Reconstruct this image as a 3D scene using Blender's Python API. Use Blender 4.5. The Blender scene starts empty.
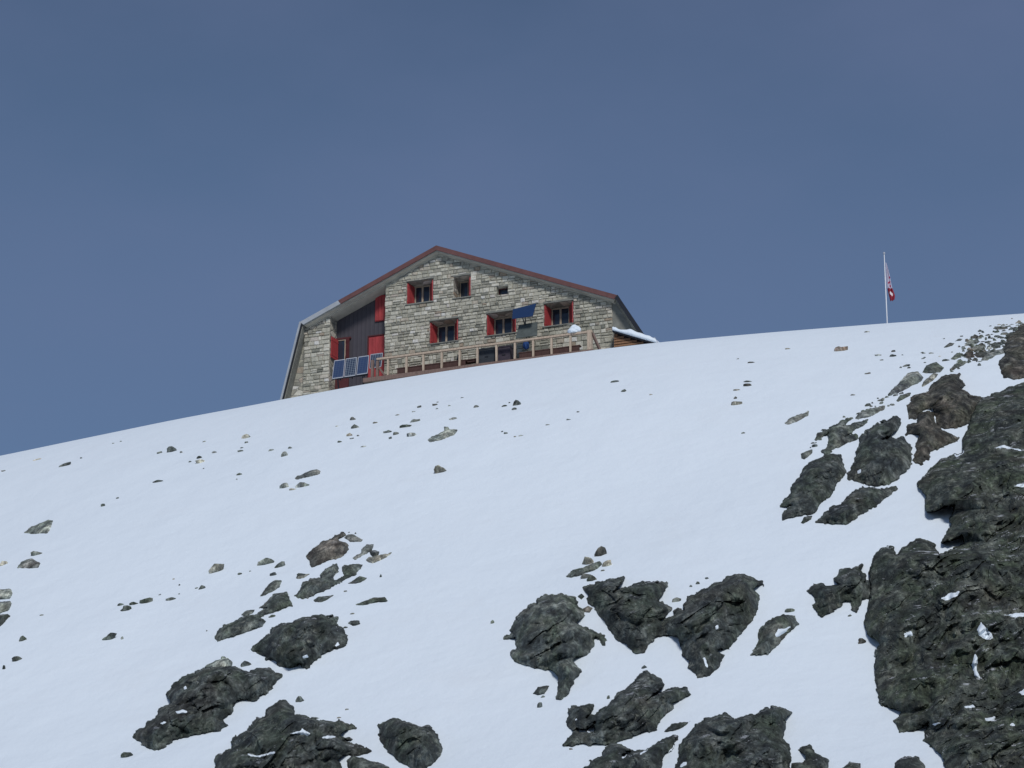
import bpy, math, random
import numpy as np
from mathutils import Vector, Matrix
random.seed(7); rng = np.random.default_rng(7)
S = bpy.context.scene; COL = S.collection
R = math.radians

# ------------------------------------------------------------------ camera model
FPX, PITCH = 2700.0, R(20)
Fw = np.array([0, math.cos(PITCH), math.sin(PITCH)])
Up = np.array([0, -math.sin(PITCH), math.cos(PITCH)])
Rt = np.array([1.0, 0, 0])
def rays(px, py):
    px = np.asarray(px, float); py = np.asarray(py, float)
    d = Fw + ((px - 512) / FPX)[..., None] * Rt + ((384 - py) / FPX)[..., None] * Up
    return d / np.linalg.norm(d, axis=-1, keepdims=True)
cd = bpy.data.cameras.new('camera'); cam = bpy.data.objects.new('camera', cd); COL.objects.link(cam)
cd.sensor_width = 36; cd.lens = FPX / 1024 * 36; cd.clip_start = .5; cd.clip_end = 5000
cam.rotation_euler = (R(90) + PITCH, 0, 0); S.camera = cam

# ------------------------------------------------------------------ noise
_T = rng.random((512, 512))
def vnoise(x, y):
    xi = np.floor(x).astype(int); yi = np.floor(y).astype(int); fx = x - xi; fy = y - yi
    fx = fx * fx * (3 - 2 * fx); fy = fy * fy * (3 - 2 * fy)
    a = _T[xi % 512, yi % 512]; b = _T[(xi + 1) % 512, yi % 512]
    c = _T[xi % 512, (yi + 1) % 512]; d = _T[(xi + 1) % 512, (yi + 1) % 512]
    return (a * (1 - fx) + b * fx) * (1 - fy) + (c * (1 - fx) + d * fx) * fy
def fbm(x, y, o=4):
    s = 0; a = .5
    for k in range(o):
        s = s + a * (vnoise(x * 2 ** k + 17.3 * k, y * 2 ** k + 9.1 * k) - .5); a *= .5
    return s * 2
_C = rng.random((256, 256, 6))
def facets(x, y):
    """jittered cells, each a randomly tilted plane: broken rock"""
    xi = np.floor(x).astype(int); yi = np.floor(y).astype(int)
    best = np.full(x.shape, 1e9); out = np.zeros(x.shape)
    for dx in (-1, 0, 1):
        for dy in (-1, 0, 1):
            c = _C[(xi + dx) % 256, (yi + dy) % 256]
            sx = xi + dx + c[..., 0]; sy = yi + dy + c[..., 1]
            ex = x - sx; ey = y - sy; dd = ex * ex + ey * ey
            v = (c[..., 2] - .5) + 1.3 * (c[..., 3] - .5) * ex + 1.3 * (c[..., 4] - .5) * ey
            m = dd < best; best = np.where(m, dd, best); out = np.where(m, v, out)
    return out

def blocks(x, y):
    """continuous field of angular bulges meeting in creases"""
    xi = np.floor(x).astype(int); yi = np.floor(y).astype(int); out = np.full(x.shape, -9.0)
    for dx in (-1, 0, 1):
        for dy in (-1, 0, 1):
            c = _C[(xi + dx) % 256, (yi + dy) % 256]
            ex = x - (xi + dx + c[..., 0]); ey = y - (yi + dy + c[..., 1]); a = c[..., 5] * 3.1; ca = np.cos(a); sa = np.sin(a)
            u = ex * ca - ey * sa; v = ex * sa + ey * ca
            out = np.maximum(out, .8 * (c[..., 2] - .5) + .9 * (c[..., 3] - .5) * ex + .9 * (c[..., 4] - .5) * ey - .75 * np.maximum(np.abs(u), np.abs(v)) - .25 * np.abs(u))
    return out + .25
# ------------------------------------------------------------------ terrain
SS = np.linspace(-400, 300, 7001)
def slope_fn(s):
    return np.interp(s, [-400, -60, -22, -9, -4, 0, 8, 22, 46, 92, 300],
                        [-.5, -.25, -.05, .02, .20, .365, .47, .58, .585, .16, .10])
_D = np.cumsum(slope_fn(SS)) * (SS[1] - SS[0]); _D = _D - np.interp(0, SS, _D)
def Yc(X): return 114.5 - 12 * np.tanh(X / 45.0)
HP = np.array([(-200, 492), (-80, 472), (0, 456.6), (51, 445.8), (115, 432.3), (179, 418.8), (256, 404.8), (310, 394.2), (364, 384.2),
      (460, 368.6), (577, 352.2), (652, 342.8), (768, 332.6), (886, 323.4), (1024, 313.6), (1120, 307), (1250, 300)])
XK = np.linspace(-34, 34, 69); 
def horizon_px(px):
    # smooth interpolation of the traced ridge line
    q = np.linspace(-200, 1250, 300); v = np.interp(q, HP[:, 0], HP[:, 1])
    for _ in range(30): v[1:-1] = (v[:-2] + 2 * v[1:-1] + v[2:]) / 4
    return np.interp(px, q, v)
ZC = None
def terr(X, Y):
    X = np.asarray(X, float); Y = np.asarray(Y, float)
    z = np.interp(X, XK, ZC)
    out = np.abs(X) - 34
    z = z + np.where(X < -34, (X + 34) * .27 - .002 * (X + 34) ** 2 * (X < -34), 0) + np.where(X > 34, (X - 34) * .13 - .002 * (X - 34) ** 2, 0)
    s = Yc(X) - Y
    z = z - np.interp(s, SS, _D)
    w = np.clip((s - 3) / 20, 0, 1)
    z = z + w * (.45 * fbm(X / 14 + 50, Y / 20 + 50, 2) + .11 * fbm(X / 3.2 + 80, Y / 6.0 + 80, 3))
    return z
ZC = np.full(XK.shape, 42.0)
for it in range(14):
    ys = np.linspace(95, 135, 161)
    XX, YY = np.meshgrid(XK, ys, indexing='ij'); Z = terr(XX, YY)
    P = np.stack([XX, YY, Z], -1); f = P @ Fw
    row = 384 - FPX * (P @ Up) / f; colm = 512 + FPX * (P @ Rt) / f
    k = np.argmin(row, 1); ii = np.arange(len(XK))
    tgt = horizon_px(colm[ii, k]); err = row[ii, k] - tgt
    ZC = ZC + err * f[ii, k] / FPX / math.cos(PITCH)
for _ in range(2): ZC[1:-1] = (ZC[:-2] + 4 * ZC[1:-1] + ZC[2:]) / 6

def hit(px, py):
    d = rays(px, py)
    dy = d[..., 1]
    lo = np.full(dy.shape, 42.0) / dy; 
    hi = lo * 0 + 100.0 / dy
    for _ in range(4): hi = Yc(d[..., 0] * hi) / dy       # up to the crest
    hi0 = hi.copy()
    for _ in range(34):
        m = (lo + hi) / 2
        under = d[..., 2] * m < terr(d[..., 0] * m, dy * m)
        hi = np.where(under, m, hi); lo = np.where(under, lo, m)
    return d, np.minimum(hi, hi0)

# ------------------------------------------------------------------ object helpers
def tag(o, label=None, cat=None, group=None, kind=None):
    if label: o['label'] = label
    if cat: o['category'] = cat
    if group: o['group'] = group
    if kind: o['kind'] = kind
    return o
def mesh_obj(name, verts, faces, mat, parent=None, smooth=False, mats=None, midx=None, origin=None, attr=None):
    me = bpy.data.meshes.new(name)
    if origin is not None:
        verts = [(v[0] - origin[0], v[1] - origin[1], v[2] - origin[2]) for v in verts]
    me.from_pydata([tuple(map(float, v)) for v in verts], [], [tuple(map(int, f)) for f in faces])
    for m in (mats or [mat]): me.materials.append(m)
    if midx: me.polygons.foreach_set('material_index', midx)
    if smooth: me.polygons.foreach_set('use_smooth', [True] * len(me.polygons))
    if attr is not None:
        a = me.attributes.new('tone', 'FLOAT', 'FACE'); a.data.foreach_set('value', attr)
    me.update()
    o = bpy.data.objects.new(name, me); COL.objects.link(o)
    if parent: o.parent = parent
    if origin is not None and not parent: o.location = origin
    return o
class MB:
    def __init__(s): s.v = []; s.f = []; s.a = []; s.m = []
    def poly(s, pts, faces, tone=.5, mi=0):
        n = len(s.v); s.v += [tuple(p) for p in pts]
        for f in faces: s.f.append(tuple(i + n for i in f)); s.a.append(tone); s.m.append(mi)
    def box(s, x0, x1, y0, y1, z0, z1, tone=.5, mi=0):
        s.hexa([(x0, y0, z0), (x1, y0, z0), (x1, y1, z0), (x0, y1, z0), (x0, y0, z1), (x1, y0, z1), (x1, y1, z1), (x0, y1, z1)], tone, mi)
    def hexa(s, p, tone=.5, mi=0):
        s.poly(p, [(3, 2, 1, 0), (4, 5, 6, 7), (0, 1, 5, 4), (1, 2, 6, 5), (2, 3, 7, 6), (3, 0, 4, 7)], tone, mi)
    def bar(s, a, b, w, h, tone=.5, mi=0):
        a = Vector(a); b = Vector(b); d = (b - a).normalized()
        up = Vector((0, 0, 1)) if abs(d.z) < .9 else Vector((0, 1, 0))
        x = d.cross(up).normalized() * w / 2; y = x.cross(d).normalized() * h / 2
        s.hexa([a - x - y, a + x - y, a + x + y, a - x + y, b - x - y, b + x - y, b + x + y, b - x + y], tone, mi)
    def tube(s, pts, rad, n=10, mi=0):
        pts = [Vector(p) for p in pts]; rad = rad if isinstance(rad, (list, tuple)) else [rad] * len(pts)
        base = len(s.v)
        for i, p in enumerate(pts):
            d = (pts[min(i + 1, len(pts) - 1)] - pts[max(i - 1, 0)]).normalized()
            u = Vector((1, 0, 0)) if abs(d.x) < .9 else Vector((0, 1, 0))
            x = d.cross(u).normalized(); y = d.cross(x)
            for k in range(n):
                a = 2 * math.pi * k / n; s.v.append(tuple(p + (x * math.cos(a) + y * math.sin(a)) * rad[i]))
        for i in range(len(pts) - 1):
            for k in range(n):
                s.f.append((base + i * n + k, base + i * n + (k + 1) % n, base + (i + 1) * n + (k + 1) % n, base + (i + 1) * n + k)); s.a.append(.5); s.m.append(mi)
        s.f.append(tuple(base + k for k in range(n))[::-1]); s.a.append(.5); s.m.append(mi)
        s.f.append(tuple(base + (len(pts) - 1) * n + k for k in range(n))); s.a.append(.5); s.m.append(mi)
    def build(s, name, mat, parent=None, off=(0, 0, 0), smooth=False, mats=None):
        v = [(p[0] - off[0], p[1] - off[1], p[2] - off[2]) for p in s.v]
        return mesh_obj(name, v, s.f, mat, parent, smooth, mats=mats, midx=s.m if mats else None, attr=s.a)

# ------------------------------------------------------------------ materials
class NT:
    def __init__(s, name, rough=.8, spec=.3):
        s.m = bpy.data.materials.new(name); s.m.use_nodes = True; s.t = s.m.node_tree
        s.b = s.t.nodes['Principled BSDF']; s.b.inputs['Roughness'].default_value = rough
        s.b.inputs['Specular IOR Level'].default_value = spec
    def n(s, typ, **kw):
        nd = s.t.nodes.new(typ)
        for k, v in kw.items():
            if k.startswith('i_'):
                key = k[2:].replace('_', ' '); nd.inputs[key].default_value = v
            else: setattr(nd, k, v)
        return nd
    def l(s, a, b): s.t.links.new(a, b)
    def coord(s, scale=(1, 1, 1), rot=(0, 0, 0), src='Object'):
        tc = s.n('ShaderNodeTexCoord'); mp = s.n('ShaderNodeMapping'); mp.inputs['Scale'].default_value = scale
        mp.inputs['Rotation'].default_value = rot; s.l(tc.outputs[src], mp.inputs['Vector']); return mp.outputs[0]
    def pos(s, scale=(1, 1, 1), rot=(0, 0, 0)):
        g = s.n('ShaderNodeNewGeometry'); mp = s.n('ShaderNodeMapping'); mp.inputs['Scale'].default_value = scale
        mp.inputs['Rotation'].default_value = rot; s.l(g.outputs['Position'], mp.inputs['Vector']); return mp.outputs[0]
    def noise(s, vec, sc, det=6, ro=.6, dist=0):
        n = s.n('ShaderNodeTexNoise'); n.inputs['Scale'].default_value = sc; n.inputs['Detail'].default_value = det
        n.inputs['Roughness'].default_value = ro; n.inputs['Distortion'].default_value = dist; s.l(vec, n.inputs['Vector']); return n.outputs['Fac']
    def ramp(s, fac, stops, interp='LINEAR'):
        r = s.n('ShaderNodeValToRGB'); r.color_ramp.interpolation = interp; e = r.color_ramp.elements
        while len(e) > 1: e.remove(e[-1])
        e[0].position = stops[0][0]; e[0].color = c4(stops[0][1])
        for p, c in stops[1:]:
            q = e.new(p); q.color = c4(c)
        s.l(fac, r.inputs[0]); return r.outputs[0]
    def mix(s, fac, a, b, mode='MIX'):
        m = s.n('ShaderNodeMix', data_type='RGBA', blend_type=mode)
        for k, v in ((0, fac), (6, a), (7, b)):
            if hasattr(v, 'links'): s.l(v, m.inputs[k])
            else: m.inputs[k].default_value = v if k == 0 else c4(v)
        return m.outputs[2]
    def math(s, op, a, b=0, clamp=False):
        m = s.n('ShaderNodeMath', operation=op, use_clamp=clamp)
        for k, v in ((0, a), (1, b)):
            if hasattr(v, 'links'): s.l(v, m.inputs[k])
            else: m.inputs[k].default_value = v
        return m.outputs[0]
    def bump(s, h, st=.3, dist=.05):
        b = s.n('ShaderNodeBump'); b.inputs['Strength'].default_value = st; b.inputs['Distance'].default_value = dist
        s.l(h, b.inputs['Height']); s.l(b.outputs[0], s.b.inputs['Normal'])
    def col(s, c):
        if hasattr(c, 'links'): s.l(c, s.b.inputs['Base Color'])
        else: s.b.inputs['Base Color'].default_value = c4(c)
        return s.m
    def tone(s):
        a = s.n('ShaderNodeAttribute', attribute_name='tone'); return a.outputs['Fac']
def c4(c):
    if not hasattr(c, '__len__'): c = (c, c, c)
    return (c[0], c[1], c[2], 1)

def mat_plain(name, c, rough=.7, var=.25, sc=6, spec=.3, streak=False):
    t = NT(name, rough, spec); v = t.coord((1, 1, .25) if streak else (1, 1, 1))
    f = t.noise(v, sc, 6, .65)
    t.col(t.ramp(f, [(.25, [x * (1 - var) for x in c]), (.75, [min(1, x * (1 + var)) for x in c])])); t.bump(f, .25, .01); return t.m

def mat_snow():
    t = NT('snow', .75, .25); p = t.pos()
    big = t.noise(t.pos((.09, .05, .09)), 1, 4, .5); mid = t.noise(t.pos((.7, .35, .7), (0, 0, R(20))), 1, 6, .6)
    fine = t.noise(p, 9, 5, .6)
    c = t.mix(big, (.74, .817, .88), (.79, .858, .912))
    dirt = t.ramp(t.noise(t.pos((.35, .2, .35)), 1, 8, .7), [(.56, 0), (.75, .16)])
    c = t.mix(dirt, c, (.68, .69, .70))
    h = t.math('ADD', t.math('MULTIPLY', mid, .8), t.math('MULTIPLY', fine, .05)); t.bump(h, .42, .30)
    return t.col(c)

def mat_rock(name, tone=1.0, tint=(1, 1, 1), snowy=.5, lichen=.6):
    t = NT(name, .85, .25); p = t.pos()
    st = t.pos((1.5, .42, .75), (R(8), R(24), 0))       # bedding planes dipping across the slope
    f1 = t.noise(st, 1.3, 9, .68, .6); f2 = t.noise(t.pos((1, .3, .5)), 1.6, 6, .6); f3 = t.noise(t.pos((1, .30, .52), (0, R(12), 0)), 4.6, 8, .78, .3)
    a = t.ramp(f1, [(.34, (.030, .034, .037)), (.44, (.052, .058, .058)), (.50, (.075, .082, .078)), (.56, (.115, .12, .11)), (.66, (.20, .20, .185)), (.78, (.30, .29, .27))])
    a = t.mix(t.math('MULTIPLY', t.ramp(f2, [(.46, 0), (.6, 1)]), lichen * .75), a, (.078, .096, .058))
    b = t.mix(t.math('MULTIPLY', t.ramp(t.noise(t.pos((.9, .3, .5), (1, 2, 0)), 1.1, 5, .6), [(.52, 0), (.7, 1)]), .5), a, (.085, .068, .056))
    b = t.mix(.8, b, t.ramp(f3, [(.37, .30), (.46, .70), (.52, 1.25), (.58, 2.3), (.68, 4.0)]), 'MULTIPLY')
    b = t.mix(1, b, [x * tone for x in tint], 'MULTIPLY')
    # pale crustose lichen specks and quartz
    sp = t.ramp(t.noise(t.pos((1, .3, .6), (0, R(20), 0)), 5.5, 8, .8, .6), [(.54, 0), (.61, .9)])
    zone = t.ramp(t.noise(t.pos((1, .3, .5), (0, 0, 0)), 1.2, 4, .6), [(.46, 0), (.62, 1)])
    b = t.mix(t.math('MULTIPLY', t.math('MULTIPLY', sp, zone), .8), b, (.27, .28, .23))
    # snow caught on ledges: by the way a facet lies, broken up by noise
    g = t.n('ShaderNodeNewGeometry'); sx = t.n('ShaderNodeSeparateXYZ'); t.l(g.outputs['True Normal'], sx.inputs[0])
    up = t.ramp(sx.outputs['Z'], [(.80, 0), (.97, 1)])
    nz = t.ramp(t.noise(t.pos((1, .45, 1.6)), 2.0, 8, .7), [(.60 - .03 * snowy, 0), (.64 - .03 * snowy, 1)])
    sm = t.math('MULTIPLY', up, nz); sm = t.math('MULTIPLY', sm, snowy)
    b = t.mix(sm, b, (.80, .83, .88))
    h = t.math('ADD', f1, t.math('MULTIPLY', f3, .5)); t.bump(h, 1.0, .10)
    return t.col(b)

def mat_stonewall(name, cells=False):
    t = NT(name, .9, .2)
    if cells:
        v = t.coord((2.1, 2.1, 4.6)); wob = t.n('ShaderNodeTexNoise'); wob.inputs['Scale'].default_value = 1.5; t.l(v, wob.inputs['Vector'])
        vv = t.mix(.12, v, wob.outputs['Color'])
        vo = t.n('ShaderNodeTexVoronoi', feature='F1'); vo.inputs['Scale'].default_value = 1; t.l(vv, vo.inputs['Vector'])
        ed = t.n('ShaderNodeTexVoronoi', feature='DISTANCE_TO_EDGE'); ed.inputs['Scale'].default_value = 1; t.l(vv, ed.inputs['Vector'])
        sp = t.n('ShaderNodeSeparateColor'); t.l(vo.outputs['Color'], sp.inputs[0]); tone = sp.outputs[0]
    else: tone = t.tone()
    base = t.ramp(tone, [(0, (.19, .19, .16)), (.2, (.30, .285, .235)), (.42, (.40, .38, .305)), (.62, (.50, .475, .39)),
                         (.78, (.62, .59, .50)), (.9, (.33, .26, .19)), (1, (.62, .60, .55))])
    f = t.noise(t.coord(), 9, 8, .75); g = t.noise(t.coord((.35, 1, .22)), 1.4, 5, .6)
    c = t.mix(.75, base, t.ramp(f, [(.28, .45), (.5, .95), (.72, 1.45)]), 'MULTIPLY')
    c = t.mix(t.ramp(g, [(.50, 0), (.74, .5)]), c, (.15, .165, .125))
    if cells:
        c = t.mix(t.ramp(ed.outputs['Distance'], [(.02, 1), (.07, 0)]), c, (.24, .23, .20))
        t.bump(t.math('ADD', t.math('MULTIPLY', f, .3), t.ramp(ed.outputs['Distance'], [(0, 0), (.1, 1)])), .7, .03)
    else: t.bump(f, .7, .02)
    return t.col(c)

def mat_wood(name, c, sc=3):
    t = NT(name, .75, .25); v = t.coord((8, 8, 1.2)); f = t.noise(v, sc, 6, .6, .5)
    t.col(t.ramp(f, [(.25, [x * .6 for x in c]), (.6, c), (.8, [x * 1.3 for x in c])])); t.bump(f, .3, .004); return t.m
def mat_solar(name, c1, c2, nx, nz, rough=.25):
    t = NT(name, rough, .5); tc = t.n('ShaderNodeTexCoord'); mp = t.n('ShaderNodeMapping'); mp.inputs['Scale'].default_value = (nx, 1, nz)
    t.l(tc.outputs['Generated'], mp.inputs[0]); sp = t.n('ShaderNodeSeparateXYZ'); t.l(mp.outputs[0], sp.inputs[0])
    fx = t.math('ABSOLUTE', t.math('SUBTRACT', t.math('FRACT', sp.outputs[0]), .5)); fz = t.math('ABSOLUTE', t.math('SUBTRACT', t.math('FRACT', sp.outputs[2]), .5))
    e = t.ramp(t.math('MAXIMUM', fx, fz), [(.40, 0), (.45, 1)])
    n = t.noise(t.coord(), 5, 3, .5)
    return t.col(t.mix(e, t.mix(n, c1, [x * 1.5 for x in c1]), c2))

M = dict(
 snow=mat_snow(),
 wall=mat_stonewall('coursed_stone'), mortar=mat_stonewall('rubble_masonry', True),
 red=mat_plain('red_paint', (.36, .050, .052), .55, .28, 5, streak=True),
 redroof=mat_plain('red_metal_fascia', (.135, .062, .057), .6, .2, 3),
 dkred=mat_plain('dark_red_paint', (.085, .022, .024), .6, .2, 4),
 grey=mat_plain('grey_metal_flashing', (.36, .38, .40), .45, .15, 2),
 soffit=mat_plain('soffit_board', (.46, .44, .37), .8, .2, 2.5),
 black=mat_plain('black_metal', (.018, .02, .026), .5, .2, 3),
 clad=None, wood=mat_wood('weathered_wood', (.52, .41, .31)), wood2=mat_wood('brown_wood', (.22, .15, .125)),
 redwood=mat_wood('reddish_bench_wood', (.085, .045, .038)),
 frame=mat_wood('window_frame_wood', (.46, .38, .28)), 
 white=mat_plain('white_paint', (.75, .76, .78), .5, .08, 3), alu=mat_plain('aluminium_frame', (.40, .42, .46), .4, .08, 3),
 dark=mat_plain('dark_plastic', (.035, .042, .05), .6, .3, 4), panel_reflection=mat_plain('grey_reflection_panel', (.085, .10, .095), .6, .35, 3),  # grey-green of the lower solar panel is a reflection painted into its base colour
 blue=mat_plain('blue_fabric', (.02, .06, .19), .8, .35, 9), concrete=mat_plain('concrete', (.20, .20, .175), .9, .3, 2.5),
)
def _clad():
    t = NT('dark_sheet_cladding', .55, .35); v = t.coord(); sp = t.n('ShaderNodeSeparateXYZ'); t.l(v, sp.inputs[0])
    w = t.math('ABSOLUTE', t.math('SUBTRACT', t.math('FRACT', t.math('MULTIPLY', sp.outputs[0], 4.5)), .5))
    f = t.noise(v, 2, 5, .6); c = t.mix(f, (.052, .047, .056), (.076, .069, .080))
    c = t.mix(t.ramp(w, [(.42, 0), (.47, .6)]), c, (.022, .02, .026)); t.bump(w, .5, .02); return t.col(c)
M['clad'] = _clad()
def _glass():
    t = NT('window_glass', .08, .6); t.col(t.mix(t.noise(t.coord(), 1.2, 3, .5), (.012, .018, .03), (.03, .042, .06))); return t.m
M['glass'] = _glass()
def _roof():
    t = NT('roof_sheet', .5, .4); t.col(t.ramp(t.noise(t.coord(), 1.5, 5, .6), [(.3, (.10, .03, .028)), (.7, (.16, .045, .04))])); return t.m
M['roof'] = _roof()
ROCK = dict(
 d=mat_rock('dark_schist', .68, (.93, 1.0, 1.0), .5, .6), g=mat_rock('grey_schist', 2.0, (1, 1, .98), .3, .3),
 b=mat_rock('brown_schist', 1.05, (1.1, .99, .90), .2, .1), t=mat_rock('tan_schist', 3.0, (1.1, 1.0, .87), .2, .1),
 l=mat_rock('pale_grey_schist', 2.7, (1, 1.02, .95), .3, .2), c=mat_rock('cliff_schist', .60, (.97, 1.04, .95), .75, .8),
 o=mat_rock('orange_schist', 2.4, (1.35, .98, .8), .0, .0), w=mat_rock('warm_dark_schist', .66, (1.12, 1.0, .90), .3, .4),
 m=mat_rock('mid_grey_green_schist', 1.05, (.97, 1.03, 1.0), .4, .6))

# ------------------------------------------------------------------ snow ground
def axis(parts):
    a = []
    for lo, hi, st in parts: a += list(np.arange(lo, hi, st))
    return np.array(a + [parts[-1][1]])
xs = axis([(-160, -60, 5), (-60, -30, 1.2), (-30, 30, .3), (30, 60, 1.2), (60, 160, 5)])
ys = axis([(-60, 40, 3), (40, 62, .8), (62, 104, .3), (104, 126, .2), (126, 150, 1), (150, 330, 6)])
XX, YY = np.meshgrid(xs, ys, indexing='ij'); ZZ = terr(XX, YY)
nx, ny = XX.shape; idx = np.arange(nx * ny).reshape(nx, ny)
fq = np.stack([idx[:-1, :-1], idx[1:, :-1], idx[1:, 1:], idx[:-1, 1:]], -1).reshape(-1, 4)
tag(mesh_obj('snow_slope', np.stack([XX, YY, ZZ], -1).reshape(-1, 3).tolist(), fq.tolist(), M['snow'], smooth=True), kind='structure')

# ------------------------------------------------------------------ rock outcrops
def Z(ox, oy, sc, pts): return [(ox + x / sc, oy + y / sc) for x, y in pts]
A = lambda p: Z(270, 530, 7.677, p); B = lambda p: Z(120, 640, 6.0, p); C_ = lambda p: Z(500, 570, 5.907, p)
D_ = lambda p: Z(560, 660, 7.114, p); E_ = lambda p: Z(660, 560, 5.487, p); F_ = lambda p: Z(680, 690, 6.827, p)
G_ = lambda p: Z(800, 530, 5.908, p); I_ = lambda p: Z(770, 360, 4.52, p); J_ = lambda p: Z(880, 360, 4.52, p)
K_ = lambda p: Z(900, 310, 8.258, p); L_ = lambda p: Z(0, 380, 3.918, p); M_ = lambda p: Z(256, 380, 3.918, p)
P_ = lambda p: Z(0, 572, 3.918, p); Q_ = lambda p: Z(200, 572, 3.918, p); R_ = lambda p: Z(480, 526, 3.175, p); S_ = lambda p: Z(768, 506, 2.93, p); H_ = lambda p: Z(860, 640, 6.0, p)

def sdist(px, py, poly):
    poly = np.array(poly, float); n = len(poly); best = np.full(px.shape, 1e9); inside = np.zeros(px.shape, bool)
    for i in range(n):
        a = poly[i]; b = poly[(i + 1) % n]; ab = b - a; L = ab @ ab + 1e-9
        t = np.clip(((px - a[0]) * ab[0] + (py - a[1]) * ab[1]) / L, 0, 1)
        best = np.minimum(best, np.hypot(px - a[0] - t * ab[0], py - a[1] - t * ab[1]))
        cr = ((a[1] > py) != (b[1] > py)) & (px < (b[0] - a[0]) * (py - a[1]) / (b[1] - a[1] + 1e-12) + a[0])
        inside ^= cr
    return np.where(inside, best, -best)
def rock_patch(name, poly, tone='d', step=1.0, a=1.3, cap=3.0, rough=1.0, edge=1.0, snow=(), lr=None):
    poly = np.array(poly); x0, y0 = poly.min(0) - 4; x1, y1 = poly.max(0) + 4
    size = math.sqrt((x1 - x0) * (y1 - y0)); 
    if size < 45: step = .8
    gx = np.arange(x0, x1 + step, step); gy = np.arange(y0, y1 + step, step)
    X, Y = np.meshgrid(gx, gy, indexing='ij')
    s = sdist(X, Y, poly)
    k = min(1, size / 60) * edge
    s = s + .9 * min(1, size / 40) + k * (2.5 * fbm(X / 7, Y / 5, 3) + 1.5 * fbm(X / 2.2 + 31, Y / 1.8 + 7, 2))
    h = np.zeros_like(X); run = np.zeros(len(gx))
    for j in range(len(gy) - 1, -1, -1):
        run = np.where(s[:, j] > 0, run + step, np.maximum(run - 4 * step, 0)); h[:, j] = run
    kk = int(3 + size / 22)
    lrun = np.zeros_like(X); rrun = np.zeros_like(X); run = np.zeros(len(gy))
    for i in range(len(gx)): run = np.where(s[i] > 0, run + step, 0); lrun[i] = run
    run = np.zeros(len(gy))
    for i in range(len(gx) - 1, -1, -1): run = np.where(s[i] > 0, run + step, 0); rrun[i] = run
    lrm = np.minimum(lrun, rrun); pj = np.pad(lrm, ((0, 0), (4, 4)), 'edge'); lrm = sum(pj[:, i:i + len(gy)] for i in range(9)) / 9
    flank = 1 - np.exp(-lrm / (lr or (2 + 9 * min(1.0, size / 70))))
    hp = np.pad(h, ((kk, kk), (0, 0)), 'edge'); h = sum(hp[i:i + len(gx)] for i in range(2 * kk + 1)) / (2 * kk + 1)
    d3, t = hit(X, Y); ppm = FPX / np.median(t); U = X / ppm; V = Y / ppm; hm = h / ppm
    ba = R(18 + 34 * float(vnoise(np.array(poly[0][0] * .37), np.array(poly[0][1] * .53)))); c, sn = math.cos(ba), math.sin(ba); Ub = U * c - V * sn; Vb = U * sn + V * c      # bedding runs up to the right
    dist_up = cap * (1 - np.exp(-a * hm / cap))
    sc = min(1.0, size / 70)
    wx = .35 * fbm(U / .9 + 3, V / .9, 2); wy = .35 * fbm(U / .9 + 30, V / .9 + 8, 2); Ub = Ub + wx; Vb = Vb + wy
    f = .75 * blocks(Ub / 1.5 + 40, Vb / .95 + 40) + .50 * blocks(Ub / .62 + 11, Vb / .40 + 5) + .26 * blocks(Ub / .25 + 3, Vb / .17 + 77)
    f = f + .17 * facets(Ub / .9 + 4, Vb / .40 + 55) + .10 * facets(Ub / .3 + 41, Vb / .14 + 5)
    f = f + .24 * fbm(Ub / .4, Vb / .25, 4) + .45 * fbm(U / 2.6, V / 1.8, 2)
    soft = np.clip(s / 1.5, 0, 1)
    foot = 1 - np.exp(-np.maximum(h, 0) / (4 + 7 * sc)) * .93
    side = 1 - np.exp(-np.maximum(s, 0) / 5.0) * np.clip(1 - h / (14 + 30 * sc), 0, 1)
    core = .12 + dist_up * .85 * flank + foot * side * (.10 + .18 * sc + rough * sc * (.55 + 1.3 * f) * (.35 + .65 * flank))
    core = np.where(core < .12, .12 - (.12 - core) * .35, core)
    dd = np.where(s > 0, soft * core, np.maximum(s * .35, -.9))
    P = d3 * (t - dd)[..., None]
    id_ = np.arange(X.size).reshape(X.shape)
    q = np.stack([id_[:-1, :-1], id_[:-1, 1:], id_[1:, 1:], id_[1:, :-1]], -1).reshape(-1, 4)
    ok = (s > -2.2).reshape(-1)[q].any(1); q = q[ok]
    used = np.unique(q); remap = np.full(X.size, -1); remap[used] = np.arange(len(used))
    V3 = P.reshape(-1, 3)[used]; o = V3.mean(0)
    ob = mesh_obj(name, V3.tolist(), remap[q].tolist(), ROCK[tone], origin=tuple(o))
    for sp in snow:                                  # snow lying on ledges of this rock
        ss_ = sdist(X, Y, sp) + 1.2 * fbm(X / 3.5 + 5, Y / 2.5 + 2, 3)
        if (ss_ > 0).sum() < 3: continue
        P2 = d3 * (t - dd - np.clip(ss_ * .05, -.06, .10))[..., None]
        q2 = np.stack([id_[:-1, :-1], id_[:-1, 1:], id_[1:, 1:], id_[1:, :-1]], -1).reshape(-1, 4)
        q2 = q2[((ss_ > -1.0) & (s > 0)).reshape(-1)[q2].all(1)]
        if len(q2) == 0: continue
        us = np.unique(q2); rm = np.full(X.size, -1); rm[us] = np.arange(len(us))
        mesh_obj('snow_patch', (P2.reshape(-1, 3)[us] - o).tolist(), rm[q2].tolist(), M['snow'], ob, smooth=True)
    return ob

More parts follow.
